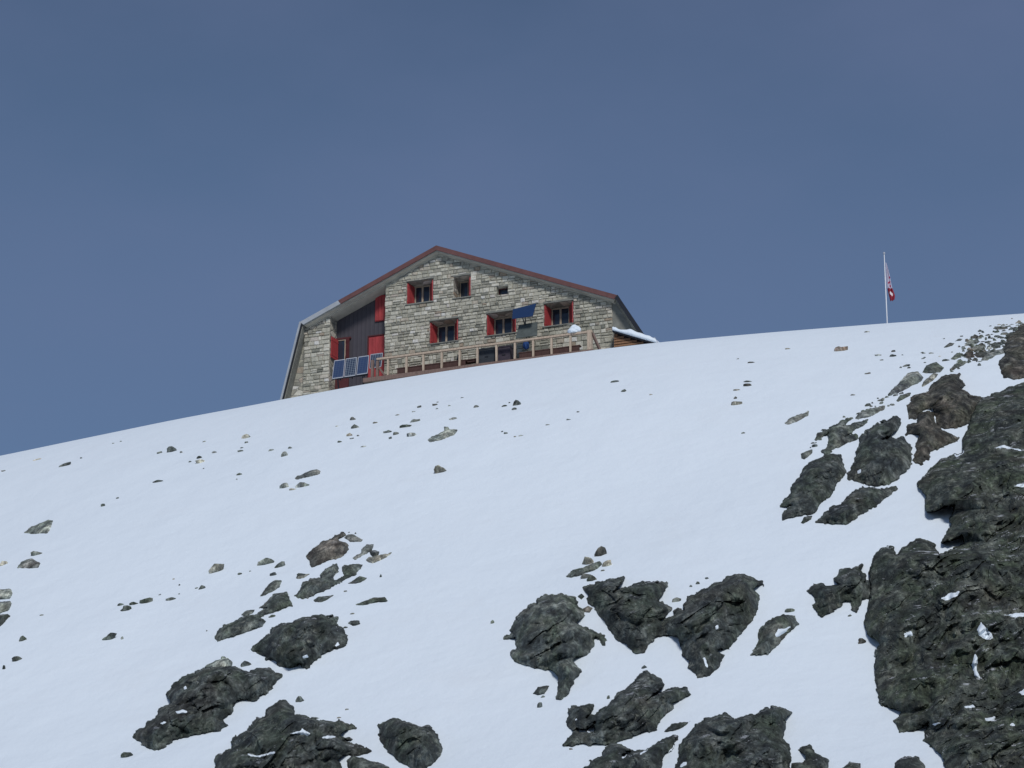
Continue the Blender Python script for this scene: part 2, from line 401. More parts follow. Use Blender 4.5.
cliff = [(1100, 350), (1060, 372), (1022, 383), (1004, 390), (990, 396.5), (982, 399), (976, 405), (969, 426), (965, 437), (963, 453), (953, 455), (940, 461), (931, 470.6), (918, 484),
 (926.5, 495), (926.5, 512.6), (942, 507), (956, 504), (950, 519), (951, 523), (942, 542), (962.5, 536.7), (964, 543.5), (938.7, 557), (933.5, 543.5), (918, 539.4),
 (903, 549), (896, 555.5), (894, 547), (882, 547.6), (874, 557), (870.4, 574), (870, 598), (865, 622), (870, 636), (879, 642.5), (875.5, 663), (876.5, 690), (880.6, 704),
 (904.5, 710.8), (894, 721), (899, 732), (918, 729.5), (928.4, 722.7), (923.3, 741.5), (938.7, 750), (947, 768), (950, 800), (1098, 800), (1104, 700), (1096, 600), (1108, 480)]
CS = [S_([(505,272),(535,255),(560,250),(555,262),(520,278)]), S_([(570,588),(600,582),(608,590),(580,594)]), S_([(635,622),(665,618),(662,628),(640,630)]),
      S_([(612,360),(625,340),(655,372),(660,388),(640,390),(618,380)]), S_([(597,465),(608,430),(614,450),(612,480),(622,505),(608,500)]),
      S_([(735,545),(775,520),(790,560),(745,552)]), J_([(500,400),(560,385),(600,398),(640,405),(640,412),(560,396)]), J_([(600,568),(640,560),(700,560),(640,574)]),
      J_([(330,420),(372,395),(378,418),(345,440)]), S_([(690,320),(740,312),(790,318),(730,326)]), S_([(398,372),(420,366),(425,380),(400,385)]), H_([(430,505),(470,490),(500,498),(450,512)]), H_([(900,505),(920,495),(930,512),(905,518)])]
tag(rock_patch('cliff', cliff, 'c', step=1.0, a=1.6, cap=4.0, rough=1.15, snow=CS, lr=30), kind='structure')

far = [(1086, 362), (1130, 352), (1165, 366), (1190, 392), (1215, 430), (1250, 470), (1236, 515), (1262, 560), (1240, 600), (1256, 650), (1225, 700), (1242, 745), (1205, 790), (1190, 840),
       (1140, 868), (1096, 850), (1050, 872), (1000, 846), (960, 830), (948, 796), (1000, 776), (1086, 776)]
tag(rock_patch('cliff', far, 'c', step=2.2, a=1.6, cap=6.0, rough=1.2, lr=30), kind='structure')
OUT = [  # name, polygon, tone, label
 ('rock_outcrop', B([(280,325),(320,270),(370,225),(450,200),(500,175),(560,165),(640,165),(690,165),(730,185),(775,195),(830,165),(900,170),(925,195),(968,215),(930,260),(870,320),(800,365),(740,362),(700,365),(680,400),(670,445),(640,460),(620,480),(645,510),(600,540),(540,550),(440,575),(330,600),(270,640),(215,662),(160,645),(130,615),(75,580),(90,550),(150,525),(160,500),(215,470),(225,440),(245,400),(310,380),(290,350)]), 'd', 'long dark rock outcrop at lower left with a pale boulder on its top'),
 ('rock_outcrop', Q_([(200,303),(245,268),(275,240),(280,215),(330,205),(365,195),(370,190),(420,180),(470,172),(510,178),(520,170),(545,178),(535,200),(555,225),(580,265),(570,285),(540,300),(500,310),(450,350),(420,378),(395,375),(390,362),(350,375),(310,365),(300,350),(262,340),(262,325)]), 'd', 'wedge shaped dark outcrop up and right of the long outcrop at lower left'),
 ('rock_outcrop', Q_([(60,740),(70,725),(125,690),(130,650),(175,630),(215,580),(260,570),(262,540),(300,515),(335,503),(365,530),(370,560),(420,570),(460,580),(530,590),(545,580),(560,590),(600,600),(610,610),(560,625),(545,640),(590,655),(560,660),(600,675),(650,690),(670,705),(620,720),(560,715),(540,735),(550,768),(550,860),(60,860),(58,768)]), 'd', 'rugged black outcrop with thin snow ledges cut by the bottom edge at left'),
 ('rock_outcrop', Q_([(580,740),(600,722),(660,740),(720,755),(740,768),(740,840),(590,840)]), 'd', 'low dark rock at the bottom edge just left of the round dark rock'),
 ('rock_outcrop', Q_([(702,600),(740,580),(765,578),(810,590),(850,605),(900,607),(930,640),(945,690),(940,725),(910,752),(890,757),(885,775),(850,775),(790,750),(740,705),(715,675),(702,630)]), 'd', 'round dark rock standing alone at the bottom edge between the left and middle outcrops'),
 ('boulder', A([(283,215),(300,175),(350,130),(400,95),(450,75),(500,55),(560,28),(570,38),(520,70),(530,90),(580,95),(607,150),(580,185),(520,210),(440,235),(380,262),(320,280),(305,240)]), 'bw', 'rounded brown boulder, largest stone of the cluster in the middle of the left slope'),
 ('boulder', A([(570,60),(600,35),(640,35),(710,75),(700,88),(620,88)]), 'g', 'small grey stone just right above the rounded brown boulder'),
 ('boulder', A([(700,150),(740,115),(795,110),(780,150),(740,185),(700,200),(650,225),(635,215),(700,175)]), 'g', 'narrow grey slab pointing down left between the brown boulder and a tan slab'),
 ('boulder', A([(765,165),(800,158),(840,165),(830,195),(790,205),(768,190)]), 'd', 'small blackish stone lying against the upper edge of a tan slab'),
 ('boulder', A([(740,230),(760,210),(830,200),(930,175),(920,190),(840,235),(790,258),(760,250)]), 't', 'flat tan slab with pointed right end below the small blackish stone'),
 ('rock_outcrop', A([(200,500),(240,450),(260,410),(320,375),(390,370),(400,330),(440,300),(480,260),(520,265),(525,320),(490,340),(490,385),(540,370),(570,350),(555,300),(570,280),(710,270),(680,310),(660,340),(600,365),(540,400),(450,450),(330,500),(250,525),(215,520)]), 'm', 'grey green outcrop of stacked blocks directly below the rounded brown boulder'),
 ('boulder', A([(600,410),(650,380),(690,355),(740,370),(720,390),(660,412)]), 'm', 'small dark stone at the right foot of the stacked grey green blocks'),
 ('boulder', A([(335,540),(370,515),(420,512),(490,500),(440,530),(400,550),(350,552)]), 'm', 'thin grey slab with snow on it below the stacked grey green blocks'),
 ('boulder', A([(665,572),(740,540),(790,520),(880,520),(900,545),(820,555),(740,572)]), 'm', 'long thin dark slab alone on the snow right of the wedge shaped outcrop'),
 ('boulder', A([(600,715),(620,695),(690,692),(690,720),(640,735)]), 'm', 'small dark stone near the right tip of the wedge shaped outcrop'),
 ('boulder', A([(200,370),(210,345),(300,338),(260,365),(220,375)]), 't', 'small tan stone left below the rounded brown boulder'),
 ('boulder', Q_([(235,95),(270,50),(295,32),(318,35),(310,60),(275,78)]), 'm', 'narrow dark rock above the lobed grey rock, left of the stacked grey green blocks'),
 ('rock_outcrop', Q_([(232,140),(260,120),(290,90),(340,80),(348,110),(360,130),(320,145),(260,165),(225,180),(230,160),(262,140)]), 'm', 'lobed grey rock between the wedge shaped outcrop and the narrow dark rock above'),
 ('rock_outcrop', Q_([(58,255),(75,225),(120,200),(180,175),(220,170),(250,195),(240,210),(180,235),(120,255),(70,268)]), 'm', 'elongated grey rock left above the wedge shaped outcrop'),
 ('boulder', Q_([(162,168),(185,150),(215,148),(205,162),(175,172)]), 'm', 'small dark stone just above the elongated grey rock'),
 ('rock_outcrop', C_([(25,400),(75,375),(62,355),(90,310),(100,270),(170,225),(180,200),(215,200),(225,175),(270,150),(320,145),(390,145),(400,160),(440,165),(450,200),(495,240),(495,275),(440,310),(500,335),(545,355),(570,375),(610,385),(630,410),(625,450),(600,445),(580,400),(550,405),(545,450),(530,490),(500,505),(440,515),(430,540),(475,600),(440,650),(410,700),(400,730),(355,768),(330,765),(345,720),(340,680),(345,620),(300,590),(220,580),(130,560),(80,520),(62,485),(100,465),(90,400),(40,405)]), 'm', 'broad grey green outcrop with a narrow foot, leftmost of the middle outcrops'),
 ('boulder', C_([(195,730),(225,690),(290,685),(260,730),(225,738)]), 'd', 'small dark stone just left of the narrow foot of the broad grey green outcrop'),
 ('rock_outcrop', R_([(325,195),(370,180),(455,162),(440,190),(420,210),(470,195),(510,180),(595,182),(590,205),(560,235),(610,262),(575,300),(590,330),(560,352),(530,380),(520,400),(495,408),(465,375),(430,355),(400,310),(380,285),(360,255),(345,240),(340,215)]), 'd', 'dark outcrop tapering downward with a horn at its upper left'),
 ('rock_outcrop', E_([(120,500),(140,545),(160,550),(150,590),(210,640),(260,640),(310,600),(345,530),(305,500),(330,480),(380,490),(430,420),(470,370),(520,300),(545,240),(540,190),(510,160),(530,145),(572,140),(560,115),(480,95),(450,80),(380,95),(300,130),(230,170),(160,200),(135,240),(130,280),(100,265),(75,280),(80,300),(0,345),(0,415),(60,420),(95,415),(120,460)]), 'd', 'tall dark outcrop with a beak at its upper right, right of the horned outcrop'),
 ('boulder', C_([(460,155),(480,140),(500,155),(480,172)]), 'd', 'small dark stone between the broad grey green and the horned outcrop'),
 ('boulder', C_([(485,230),(520,215),(550,225),(530,250),(500,250)]), 'b', 'small brown stone wedged between the broad grey green and the horned outcrop'),
 ('rock_outcrop', E_([(500,522),(545,440),(545,385),(600,335),(680,300),(740,305),(755,350),(700,400),(660,445),(590,520)]), 'm', 'lone oblong rock with a pale patch right of the beaked outcrop'),
 ('rock_outcrop', D_([(30,602),(60,550),(110,508),(200,518),(240,515),(250,440),(180,490),(165,500),(60,490),(38,440),(60,400),(55,345),(100,335),(235,315),(225,350),(180,415),(250,390),(340,320),(420,240),(540,155),(560,110),(620,82),(640,105),(720,140),(740,175),(690,220),(640,262),(700,250),(820,195),(900,198),(918,230),(880,270),(800,305),(805,340),(740,390),(690,460),(680,500),(600,520),(500,555),(400,580),(330,602),(180,597),(80,610)]), 'd', 'dark slanting outcrop with two lobes at upper right, below the broad grey green outcrop'),
 ('boulder', D_([(740,510),(800,460),(930,432),(870,480),(800,503)]), 'm', 'thin pointed dark slab right below the slanting two lobed outcrop'),
 ('rock_outcrop', D_([(150,800),(170,768),(250,700),(310,690),(310,640),(360,600),(430,600),(490,640),(450,680),(480,665),(560,650),(620,660),(640,620),(720,580),(800,545),(830,550),(800,620),(760,660),(720,720),(720,850),(150,850)]), 'd', 'low dark outcrop on the bottom edge left of the blocky twin topped outcrop'),
 ('rock_outcrop', F_([(-10,450),(0,380),(40,330),(110,235),(180,195),(320,155),(370,200),(430,185),(520,165),(600,125),(650,118),(720,135),(760,160),(710,205),(725,250),(700,330),(745,370),(750,490),(750,640),(-60,640),(-30,520)]), 'd', 'blocky twin topped outcrop with greenish lichen on the bottom edge'),
 ('rock_outcrop', F_([(760,505),(840,500),(860,480),(860,440),(790,410),(830,395),(880,378),(900,400),(930,440),(1015,480),(1010,532),(1010,640),(760,640)]), 'd', 'small hooked dark rock on the bottom edge right of the twin topped outcrop'),
 ('boulder', S_([(218,768),(240,752),(270,755),(275,800),(215,800)]), 'd', 'low dark stone barely showing at the bottom edge left of a rounded dark boulder'),
 ('boulder', S_([(372,755),(400,735),(440,738),(458,765),(460,820),(375,820)]), 'd', 'rounded dark boulder at the bottom edge beside the foot of the right cliff'),
 ('rock_outcrop', G_([(45,365),(80,325),(140,315),(150,330),(220,320),(205,285),(245,240),(290,228),(300,240),(365,210),(350,240),(385,265),(385,310),(430,300),(430,400),(370,410),(335,480),(305,465),(300,420),(265,420),(210,470),(125,518),(105,480),(80,465),(95,420),(80,385)]), 'd', 'jagged dark spur reaching left from the right cliff'),
 ('rock_outcrop', J_([(120,205),(160,165),(215,145),(240,110),(300,75),(360,65),(350,85),(385,115),(370,125),(400,150),(400,165),(470,175),(450,215),(410,280),(350,305),(290,315),(255,275),(245,225),(215,222),(180,240),(165,262),(130,268)]), 'w', 'big warm dark rock with serrated right edge above the left side of the cliff'),
 ('rock_outcrop', J_([(120,295),(175,285),(170,245),(215,228),(240,240),(245,290),(290,320),(350,355),(330,375),(250,405),(200,440),(225,430),(215,450),(180,468),(145,455),(160,430),(165,370),(180,335),(120,340)]), 'w', 'smooth blunt dark rock right below the big serrated rock'),
 ('rock_outcrop', K_([(820,450),(850,400),(880,360),(850,330),(870,290),(890,220),(960,190),(1000,130),(1100,90),(1150,200),(1150,540),(1060,560),(1000,560),(930,580),(890,560),(860,560)]), 'w', 'dark rounded rock cut by the right edge below the rubble strewn ridge'),
 ('rock_outcrop', I_([(45,665),(90,605),(95,575),(150,500),(190,460),(255,430),(320,430),(330,470),(345,505),(300,560),(270,620),(215,655),(200,690),(150,700),(60,720),(60,695),(100,655)]), 'd', 'steep dark rock furthest left of the rocks above the cliff'),
 ('rock_outcrop', I_([(350,510),(385,465),(395,410),(405,395),(410,355),(440,320),(490,290),(570,255),(590,265),(595,295),(550,335),(510,360),(600,352),(640,400),(640,465),(600,520),(540,560),(440,565),(400,550),(355,540)]), 'd', 'large dark rock with a grey upper lobe between the steep rock and the blunt rock'),
 ('rock_outcrop', I_([(208,730),(250,685),(320,650),(370,600),(420,575),(500,590),(570,570),(575,580),(520,625),(430,690),(340,738),(255,742)]), 'd', 'long dark slab rock with pointed right end below the large lobed rock'),
 ('rock_outcrop', I_([(235,415),(260,390),(265,330),(205,360),(215,335),(280,300),(350,260),(370,262),(330,300),(380,290),(440,270),(435,285),(390,310),(340,345),(390,340),(390,355),(340,380),(290,405),(260,425)]), 'm', 'ragged grey rock with snow gaps just above the steep dark rock'),
 ('boulder', I_([(140,425),(190,405),(190,420),(155,450),(142,445)]), 'm', 'small dark stone left above the steep dark rock'),
 ('boulder', I_([(390,262),(400,240),(440,225),(520,205),(515,225),(460,250),(400,268)]), 'g', 'flat grey slab up and right of the ragged grey rock'),
 ('boulder', I_([(568,185),(590,160),(635,148),(630,160),(580,190)]), 'm', 'small grey slab between the elongated brownish rock and the big serrated rock'),
 ('rock_outcrop', I_([(540,155),(580,110),(625,60),(670,55),(690,80),(680,95),(600,140),(550,155)]), 'g', 'elongated brownish grey rock on the upper left of the rubble strewn ridge'),
 ('boulder', I_([(65,285),(90,265),(175,233),(170,250),(130,275),(80,290)]), 'g', 'isolated flat grey slab on clean snow left of the rocks above the cliff'),
 ('boulder', I_([(140,735),(155,710),(190,705),(185,720),(150,738)]), 'd', 'small dark stone between the feet of the steep rock and the long slab rock'),
 ('boulder', K_([(185,520),(220,460),(300,430),(360,480),(330,510),(260,520)]), 'm', 'rounded dark rock at the upper end of the elongated brownish rock'),
 ('boulder', K_([(175,640),(200,590),(270,530),(310,530),(270,580),(220,610)]), 't', 'tan block just below the rounded dark rock at the ridge'),
 ('boulder', K_([(365,310),(410,270),(450,275),(430,295)]), 'm', 'pointed grey slab at the left end of the ridge rubble'),
 ('boulder', K_([(450,260),(480,235),(520,240),(500,255)]), 'g', 'small grey slab next right above the pointed slab in the ridge rubble'),
 ('boulder', K_([(530,300),(560,250),(640,245),(660,265),(600,290)]), 'g', 'greenish grey block below the reddish stone in the ridge rubble'),
 ('boulder', K_([(580,225),(620,200),(650,215),(630,235),(590,238)]), 'b', 'reddish stone on top of the ridge rubble'),
 ('boulder', K_([(560,330),(620,295),(700,280),(710,310),(640,340)]), 'g', 'grey slab under the greenish block in the ridge rubble'),
 ('boulder', K_([(420,405),(470,355),(520,360),(500,395),(450,410)]), 'm', 'dark block on the lower left of the ridge rubble'),
 ('boulder', K_([(525,380),(550,340),(600,345),(610,375),(560,400)]), 'b', 'brownish block in the middle of the ridge rubble'),
 ('boulder', K_([(415,500),(450,450),(530,420),(560,430),(500,465),(440,490)]), 'm', 'slanting grey slab along the lower edge of the ridge rubble'),
 ('boulder', K_([(750,300),(780,265),(830,275),(830,310),(780,320)]), 'm', 'dark square block at the right of the ridge rubble'),
 ('boulder', K_([(670,420),(700,370),(760,340),(830,330),(900,310),(880,350),(800,370),(720,410)]), 'g', 'long grey slab at the lower right of the ridge rubble above the snow patch'),
 ('boulder', K_([(770,150),(800,135),(880,140),(890,155),(800,165)]), 'b', 'flat brown slab near the skyline at the right end of the ridge rubble'),
 ('boulder', K_([(830,190),(880,185),(900,195),(850,205)]), 'b', 'thin brown slab just below the flat brown slab near the skyline'),
 ('boulder', K_([(950,110),(980,85),(1005,90),(990,105)]), 't', 'tan stone highest of all by the right edge'),
 ('boulder', K_([(610,370),(650,350),(720,340),(760,350),(700,385),(640,395)]), 'm', 'dark slab between the brownish block and the long grey slab of the ridge rubble'),
 ('boulder', L_([(97,597),(125,575),(190,550),(205,552),(187,600),(130,600)]), 'l', 'pale greenish wedge shaped stone near the left edge'),
 ('boulder', L_([(68,735),(85,712),(125,700),(158,718),(150,736)]), 'g', 'rounded grey stone near the left edge below the pale wedge stone'),
 ('boulder', M_([(672,235),(690,222),(740,200),(738,184),(752,184),(757,195),(790,195),(775,215),(720,235),(680,243)]), 'l', 'pale slab with a knob on top, lying on the snow below the hut'),
 ('boulder', M_([(150,385),(170,372),(235,352),(256,355),(250,366),(200,380),(160,390)]), 'g', 'long grey slab with two smaller stones under it on the left slope'),
 ('boulder', P_([(-60,70),(40,68),(48,80),(38,105),(-60,112)]), 'l', 'pale slab on top of the stack cut by the left edge'),
 ('boulder', P_([(-60,120),(40,115),(45,125),(30,150),(-60,180)]), 'l', 'middle pale slab of the stack cut by the left edge'),
 ('boulder', P_([(-60,180),(30,165),(38,172),(0,215),(-60,230)]), 'm', 'lowest dark slab of the stack cut by the left edge'),
 ('boulder', B([(515,160),(560,135),(600,120),(645,108),(675,135),(668,158),(600,178),(540,182)]), 'l', 'pale rounded boulder resting on top of the long dark outcrop at lower left'),
 ('boulder', R_([(275,160),(290,145),(340,130),(380,113),(388,122),(360,140),(290,163)]), 'm', 'thin dark slab in the small stone cluster above the horned outcrop'),
]
SNOWS = {'long dark': [B([(330,430),(370,418),(410,425),(395,440),(345,442)]), B([(240,500),(265,488),(285,494),(255,508)]), B([(380,285),(395,272),(402,290),(385,298)])],
 'rugged black': [Q_([(345,632),(390,625),(400,612),(432,632),(425,642),(390,634)]), Q_([(460,650),(500,640),(535,645),(500,655)]), Q_([(185,712),(230,718),(290,703),(292,710),(235,726),(200,722)])],
 'wedge shaped': [Q_([(400,330),(420,322),(425,332),(405,338)]), Q_([(528,288),(540,274),(546,284),(534,294)])],
 'dark slanting': [D_([(190,505),(240,500),(238,520),(205,518)]), D_([(100,425),(120,410),(125,425),(108,435)])],
 'low dark outcrop': [D_([(435,700),(465,655),(490,650),(485,670),(450,702)]), D_([(770,660),(800,620),(850,560),(885,540),(850,610),(800,650)]), D_([(565,660),(630,628),(620,650),(575,672)])],
 'blocky twin': [F_([(-10,525),(20,495),(48,490),(40,512),(0,532)])],
 'lone oblong': [E_([(630,410),(650,380),(690,375),(720,360),(700,385),(665,410),(640,425)])],
 'tall dark': [E_([(300,365),(318,355),(322,380),(305,385)]), E_([(235,540),(248,535),(265,590),(255,595)])],
 'big warm': [J_([(180,240),(210,222),(240,222),(245,240),(215,230),(190,243)])],
 'large dark rock with': [I_([(395,500),(410,492),(412,510),(398,512)])]}
for nm, poly, tn, lb in OUT:
    tn = 'b' if tn == 'bw' else tn
    small = nm == 'boulder'
    pz = np.array(poly); ext = (pz.max(0) - pz.min(0)).max()
    if 'pale rounded boulder resting' in lb: a, cap, ro = 3.4, 4.5, .5
    elif small: a, cap, ro = 2.2, 1.6, .45
    elif ext < 60: a, cap, ro = 1.7, 2.2, .8
    else: a, cap, ro = 1.5, 3.6, 1.1
    o = rock_patch(nm, poly, tn, a=a, cap=cap, rough=ro, snow=next((v for k, v in SNOWS.items() if lb.startswith(k)), ()))
    tag(o, lb, 'boulder' if small else 'rock outcrop', group='rock outcrops sticking out of the snow' if not small else 'stones and slabs lying in the snow')

# ------------------------------------------------------------------ small stones (each a thing)
ST = []
def add(ox, oy, sc, rows):
    for r in rows:
        x, y, w, h = r[:4]; an = r[4] if len(r) > 4 else 0; tn = r[5] if len(r) > 5 else 'g'
        ST.append((ox + x / sc, oy + y / sc, w / sc, h / sc, an, tn))
add(0, 380, 3.918, [(15,355,20,5,0,'t'),(145,310,50,6,15,'t'),(252,332,60,9,25,'d'),(318,305,12,5,0,'g'),(445,247,10,4,0,'g'),(473,240,10,4,0,'g'),(625,283,22,8,5,'m'),(672,270,48,20,0,'m'),(710,282,14,6,0,'g'),(800,240,12,5,0,'t'),(840,282,24,6,0,'g'),(782,302,22,8,0,'d'),(785,316,42,14,5,'t'),(745,319,12,5,0,'d'),(798,346,8,4,0,'g'),(963,219,42,16,0,'t'),(965,243,16,7,20,'d'),(948,265,14,4,0,'d'),(943,277,26,6,0,'g'),(620,395,44,7,5,'d'),(938,368,24,7,5,'d'),(928,388,8,4,0,'g'),(405,489,20,9,10,'d'),(460,461,16,6,5,'d'),(143,677,50,14,0,'g'),(12,716,40,16,15,'t'),(850,735,74,26,22,'t'),(940,758,16,8,0,'d'),(980,748,8,4,0,'g')])
add(256, 380, 3.918, [(58,273,24,8,5,'g'),(135,264,22,7,0,'g'),(110,289,32,18,0,'g'),(380,151,28,10,0,'g'),(388,182,32,12,10,'g'),(368,213,28,10,0,'t'),(400,217,14,5,0,'g'),(375,228,20,5,0,'g'),(328,241,20,6,0,'d'),(420,259,26,6,5,'g'),(110,412,42,18,10,'g'),(182,408,52,18,-5,'g'),(145,427,28,6,0,'t'),(468,166,22,6,0,'t'),(317,180,12,4,0,'t'),(641,104,20,7,5,'g'),(700,95,22,9,0,'b'),(712,86,10,4,0,'g'),(618,123,20,4,0,'g'),(556,136,18,4,0,'t'),(622,158,42,10,15,'g'),(588,178,52,11,8,'m'),(520,200,38,9,10,'g'),(545,209,30,10,15,'g'),(526,226,16,8,0,'d'),(612,212,42,14,0,'g'),(757,100,12,4,0,'g'),(708,112,12,4,0,'g'),(808,68,14,4,0,'g'),(862,102,24,10,20,'g'),(770,150,36,8,8,'g'),(720,347,56,28,10,'t'),(975,100,30,6,5,'d'),(993,88,10,4,0,'d'),(965,200,10,6,0,'d'),(978,207,18,7,0,'d'),(35,707,66,26,15,'g'),(90,725,60,12,30,'m'),(68,757,28,12,25,'m'),(180,762,50,10,0,'m'),(364,596,8,5,0,'g'),(390,600,8,5,0,'g')])
add(512, 330, 3.918, [(22,283,34,20,0,'d'),(10,308,22,8,0,'g'),(403,199,34,9,10,'m'),(440,236,24,10,0,'g'),(222,350,20,4,0,'g'),(35,413,22,4,0,'g'),(12,417,12,4,0,'t'),(940,125,32,6,5,'b'),(925,200,34,6,0,'d'),(923,213,34,12,0,'b'),(880,234,30,5,0,'t'),(877,282,48,20,0,'t'),(875,264,14,10,0,'t'),(907,402,22,5,0,'g'),(885,112,10,4,0,'g'),(545,252,16,3,0,'t'),(260,320,16,3,0,'t'),(140,370,20,3,0,'t')])
add(768, 310, 3.918, [(78,151,30,4,0,'t'),(283,150,58,18,12,'o'),(388,85,22,4,0,'t'),(432,176,28,6,0,'g'),(492,160,18,7,0,'b'),(490,177,28,10,0,'d'),(527,175,10,4,0,'g'),(445,195,16,5,0,'g'),(540,216,42,9,15,'d'),(520,224,10,6,0,'d'),(553,225,16,6,0,'d'),(610,168,22,5,0,'g'),(638,168,14,5,0,'b'),(613,185,14,4,0,'g'),(392,247,26,6,5,'g'),(333,332,22,4,0,'t'),(445,352,30,8,30,'g'),(465,340,20,6,30,'g'),(490,370,14,8,0,'g'),(472,375,12,6,0,'g'),(390,372,30,8,25,'m'),(183,530,26,10,15,'d')])
add(0, 572, 3.918, [(90,255,34,24,0,'d'),(68,335,50,18,5,'d'),(16,373,16,14,0,'d'),(165,168,20,4,0,'d'),(432,247,58,28,10,'d'),(478,258,14,10,0,'g'),(495,140,46,18,5,'d'),(470,127,30,8,15,'d'),(522,122,36,10,0,'d'),(578,106,58,22,5,'d'),(670,103,48,10,8,'d'),(702,85,8,4,0,'d'),(626,88,12,4,0,'g'),(703,50,8,5,0,'d'),(793,58,36,12,15,'d'),(770,62,14,5,0,'g'),(680,27,12,4,0,'t'),(810,230,8,4,0,'g'),(498,714,52,18,0,'d'),(960,358,50,16,5,'d'),(877,333,24,10,0,'d')])
add(200, 572, 3.918, [(392,498,34,18,20,'d'),(577,537,18,5,0,'g'),(545,570,20,4,0,'t'),(560,592,18,12,0,'d'),(590,606,40,20,0,'d'),(455,572,26,6,0,'d'),(284,172,30,8,0,'d'),(708,14,10,12,0,'d'),(570,74,14,6,0,'g'),(597,162,20,5,0,'t'),(572,216,20,6,0,'d'),(155,4,10,6,0,'d'),(285,8,30,10,25,'m')])
add(480, 526, 3.175, [(40,304,14,9,0,'d'),(385,80,44,24,0,'b'),(345,107,44,24,5,'t'),(405,117,34,16,0,'t'),(340,157,40,12,0,'g'),(357,165,36,14,0,'m'),(320,145,20,6,0,'t'),(390,140,12,5,0,'g'),(190,568,20,14,0,'d'),(200,541,14,6,0,'d'),(408,543,12,10,0,'d'),(520,447,20,8,25,'d'),(625,232,30,14,5,'m'),(720,165,14,6,0,'d'),(692,180,16,8,0,'d'),(670,190,12,6,0,'d'),(983,267,32,9,0,'d'),(290,707,14,5,0,'b')])
add(768, 506, 2.93, [(65,303,28,8,0,'d'),(240,320,12,6,0,'d'),(275,395,30,14,25,'b'),(318,430,16,24,0,'d')])
add(770, 360, 4.52, [(200,385,30,8,10,'d'),(548,200,16,8,0,'d')])
add(900, 310, 8.258, [(660,170,40,18,5,'m'),(725,205,44,12,0,'b'),(655,450,30,20,10,'g'),(735,312,50,22,10,'g'),(720,262,40,20,10,'m'),(800,212,50,24,5,'g'),(850,255,50,28,10,'m'),(375,412,70,16,10,'m'),(430,345,20,10,0,'g'),(490,300,24,14,10,'g'),(500,420,60,24,15,'g'),(620,405,50,24,10,'b'),(185,350,30,8,0,'b'),(255,355,50,10,0,'g'),(190,400,40,6,0,'g'),(205,432,28,8,10,'g'),(365,235,24,8,0,'g'),(330,380,24,8,0,'t'),(860,170,40,10,0,'b'),(760,230,30,14,0,'b'),(510,215,30,10,0,'b'),(640,330,50,26,10,'g'),(700,335,44,24,8,'b'),(575,320,40,22,0,'b'),(745,130,24,10,0,'g'),(820,120,30,8,0,'t'),(940,150,40,14,0,'b'),(990,140,40,16,10,'m'),(880,120,22,8,0,'g'),(925,70,18,6,0,'t')])
# loose rubble filling the ridge between the traced blocks
rr = random.Random(5); rub = []
band = K_([(470,300),(560,225),(740,150),(880,110),(1010,100),(1010,170),(880,300),(760,400),(600,440),(430,520),(400,480),(500,380)])
while len(rub) < 165:
    x = rr.uniform(948, 1024); y = rr.uniform(322, 372)
    if sdist(np.array([x]), np.array([y]), band)[0] > 0: rub.append((x, y, rr.uniform(1.5, 5) + 3.5 * max(0, (x - 960) / 64) * rr.random(), rr.uniform(.8, 2.9), rr.uniform(0, 25), rr.choice('gmmmbmd')))
rub2 = []; band2 = I_([(150, 400), (230, 320), (340, 250), (450, 190), (560, 130), (600, 150), (520, 215), (400, 270), (260, 330), (190, 400)])
while len(rub2) < 40:
    x = rr.uniform(800, 905); y = rr.uniform(385, 452)
    if sdist(np.array([x]), np.array([y]), band2)[0] > 0: rub2.append((x, y, rr.uniform(1.5, 6), rr.uniform(.8, 2.0), rr.uniform(15, 38), rr.choice('gmmm')))
def ico():
    import bmesh
    bm = bmesh.new(); bmesh.ops.create_icosphere(bm, subdivisions=2, radius=1)
    v = np.array([q.co[:] for q in bm.verts]); f = [[w.index for w in q.verts] for q in bm.faces]; bm.free(); return v, f
IV, IFc = ico()
def boulder(x, y, w, h, an, tn, seed, name='stone'):
    r = np.random.default_rng(seed)
    w = max(w, 1.4) * 1.06; h = max(h, .9) * 1.08
    d, t = hit(np.array([x]), np.array([y + h * .45])); P = d[0] * t[0]; ppm = FPX / t[0]
    v = IV.copy()
    for _ in range(9):                                   # chip flat faces off
        n = r.normal(size=3); n /= np.linalg.norm(n); o = r.uniform(.55, .85)
        q = v @ n; v = v - np.where(q > o, q - o, 0)[:, None] * n
    v *= (1 + .10 * r.normal(size=(len(v), 1)))
    a = R(an); rx, ry, rz = w / 2 / ppm, h / ppm, max(.5 * (w + h) / 2 / ppm, .04)
    v = v * np.array([rx, rz, ry])                       # x right, y away, z up
    rt = Rt * math.cos(a) + Up * math.sin(a); uu = -Rt * math.sin(a) + Up * math.cos(a)
    W = v[:, 0:1] * rt + v[:, 1:2] * Fw + v[:, 2:3] * uu
    return mesh_obj(name, W.tolist(), IFc, ROCK['m' if tn == 'd' else tn]), tuple(P)
TW = dict(d='dark', g='grey', b='brown', t='tan', l='pale', m='slate grey', o='orange brown')
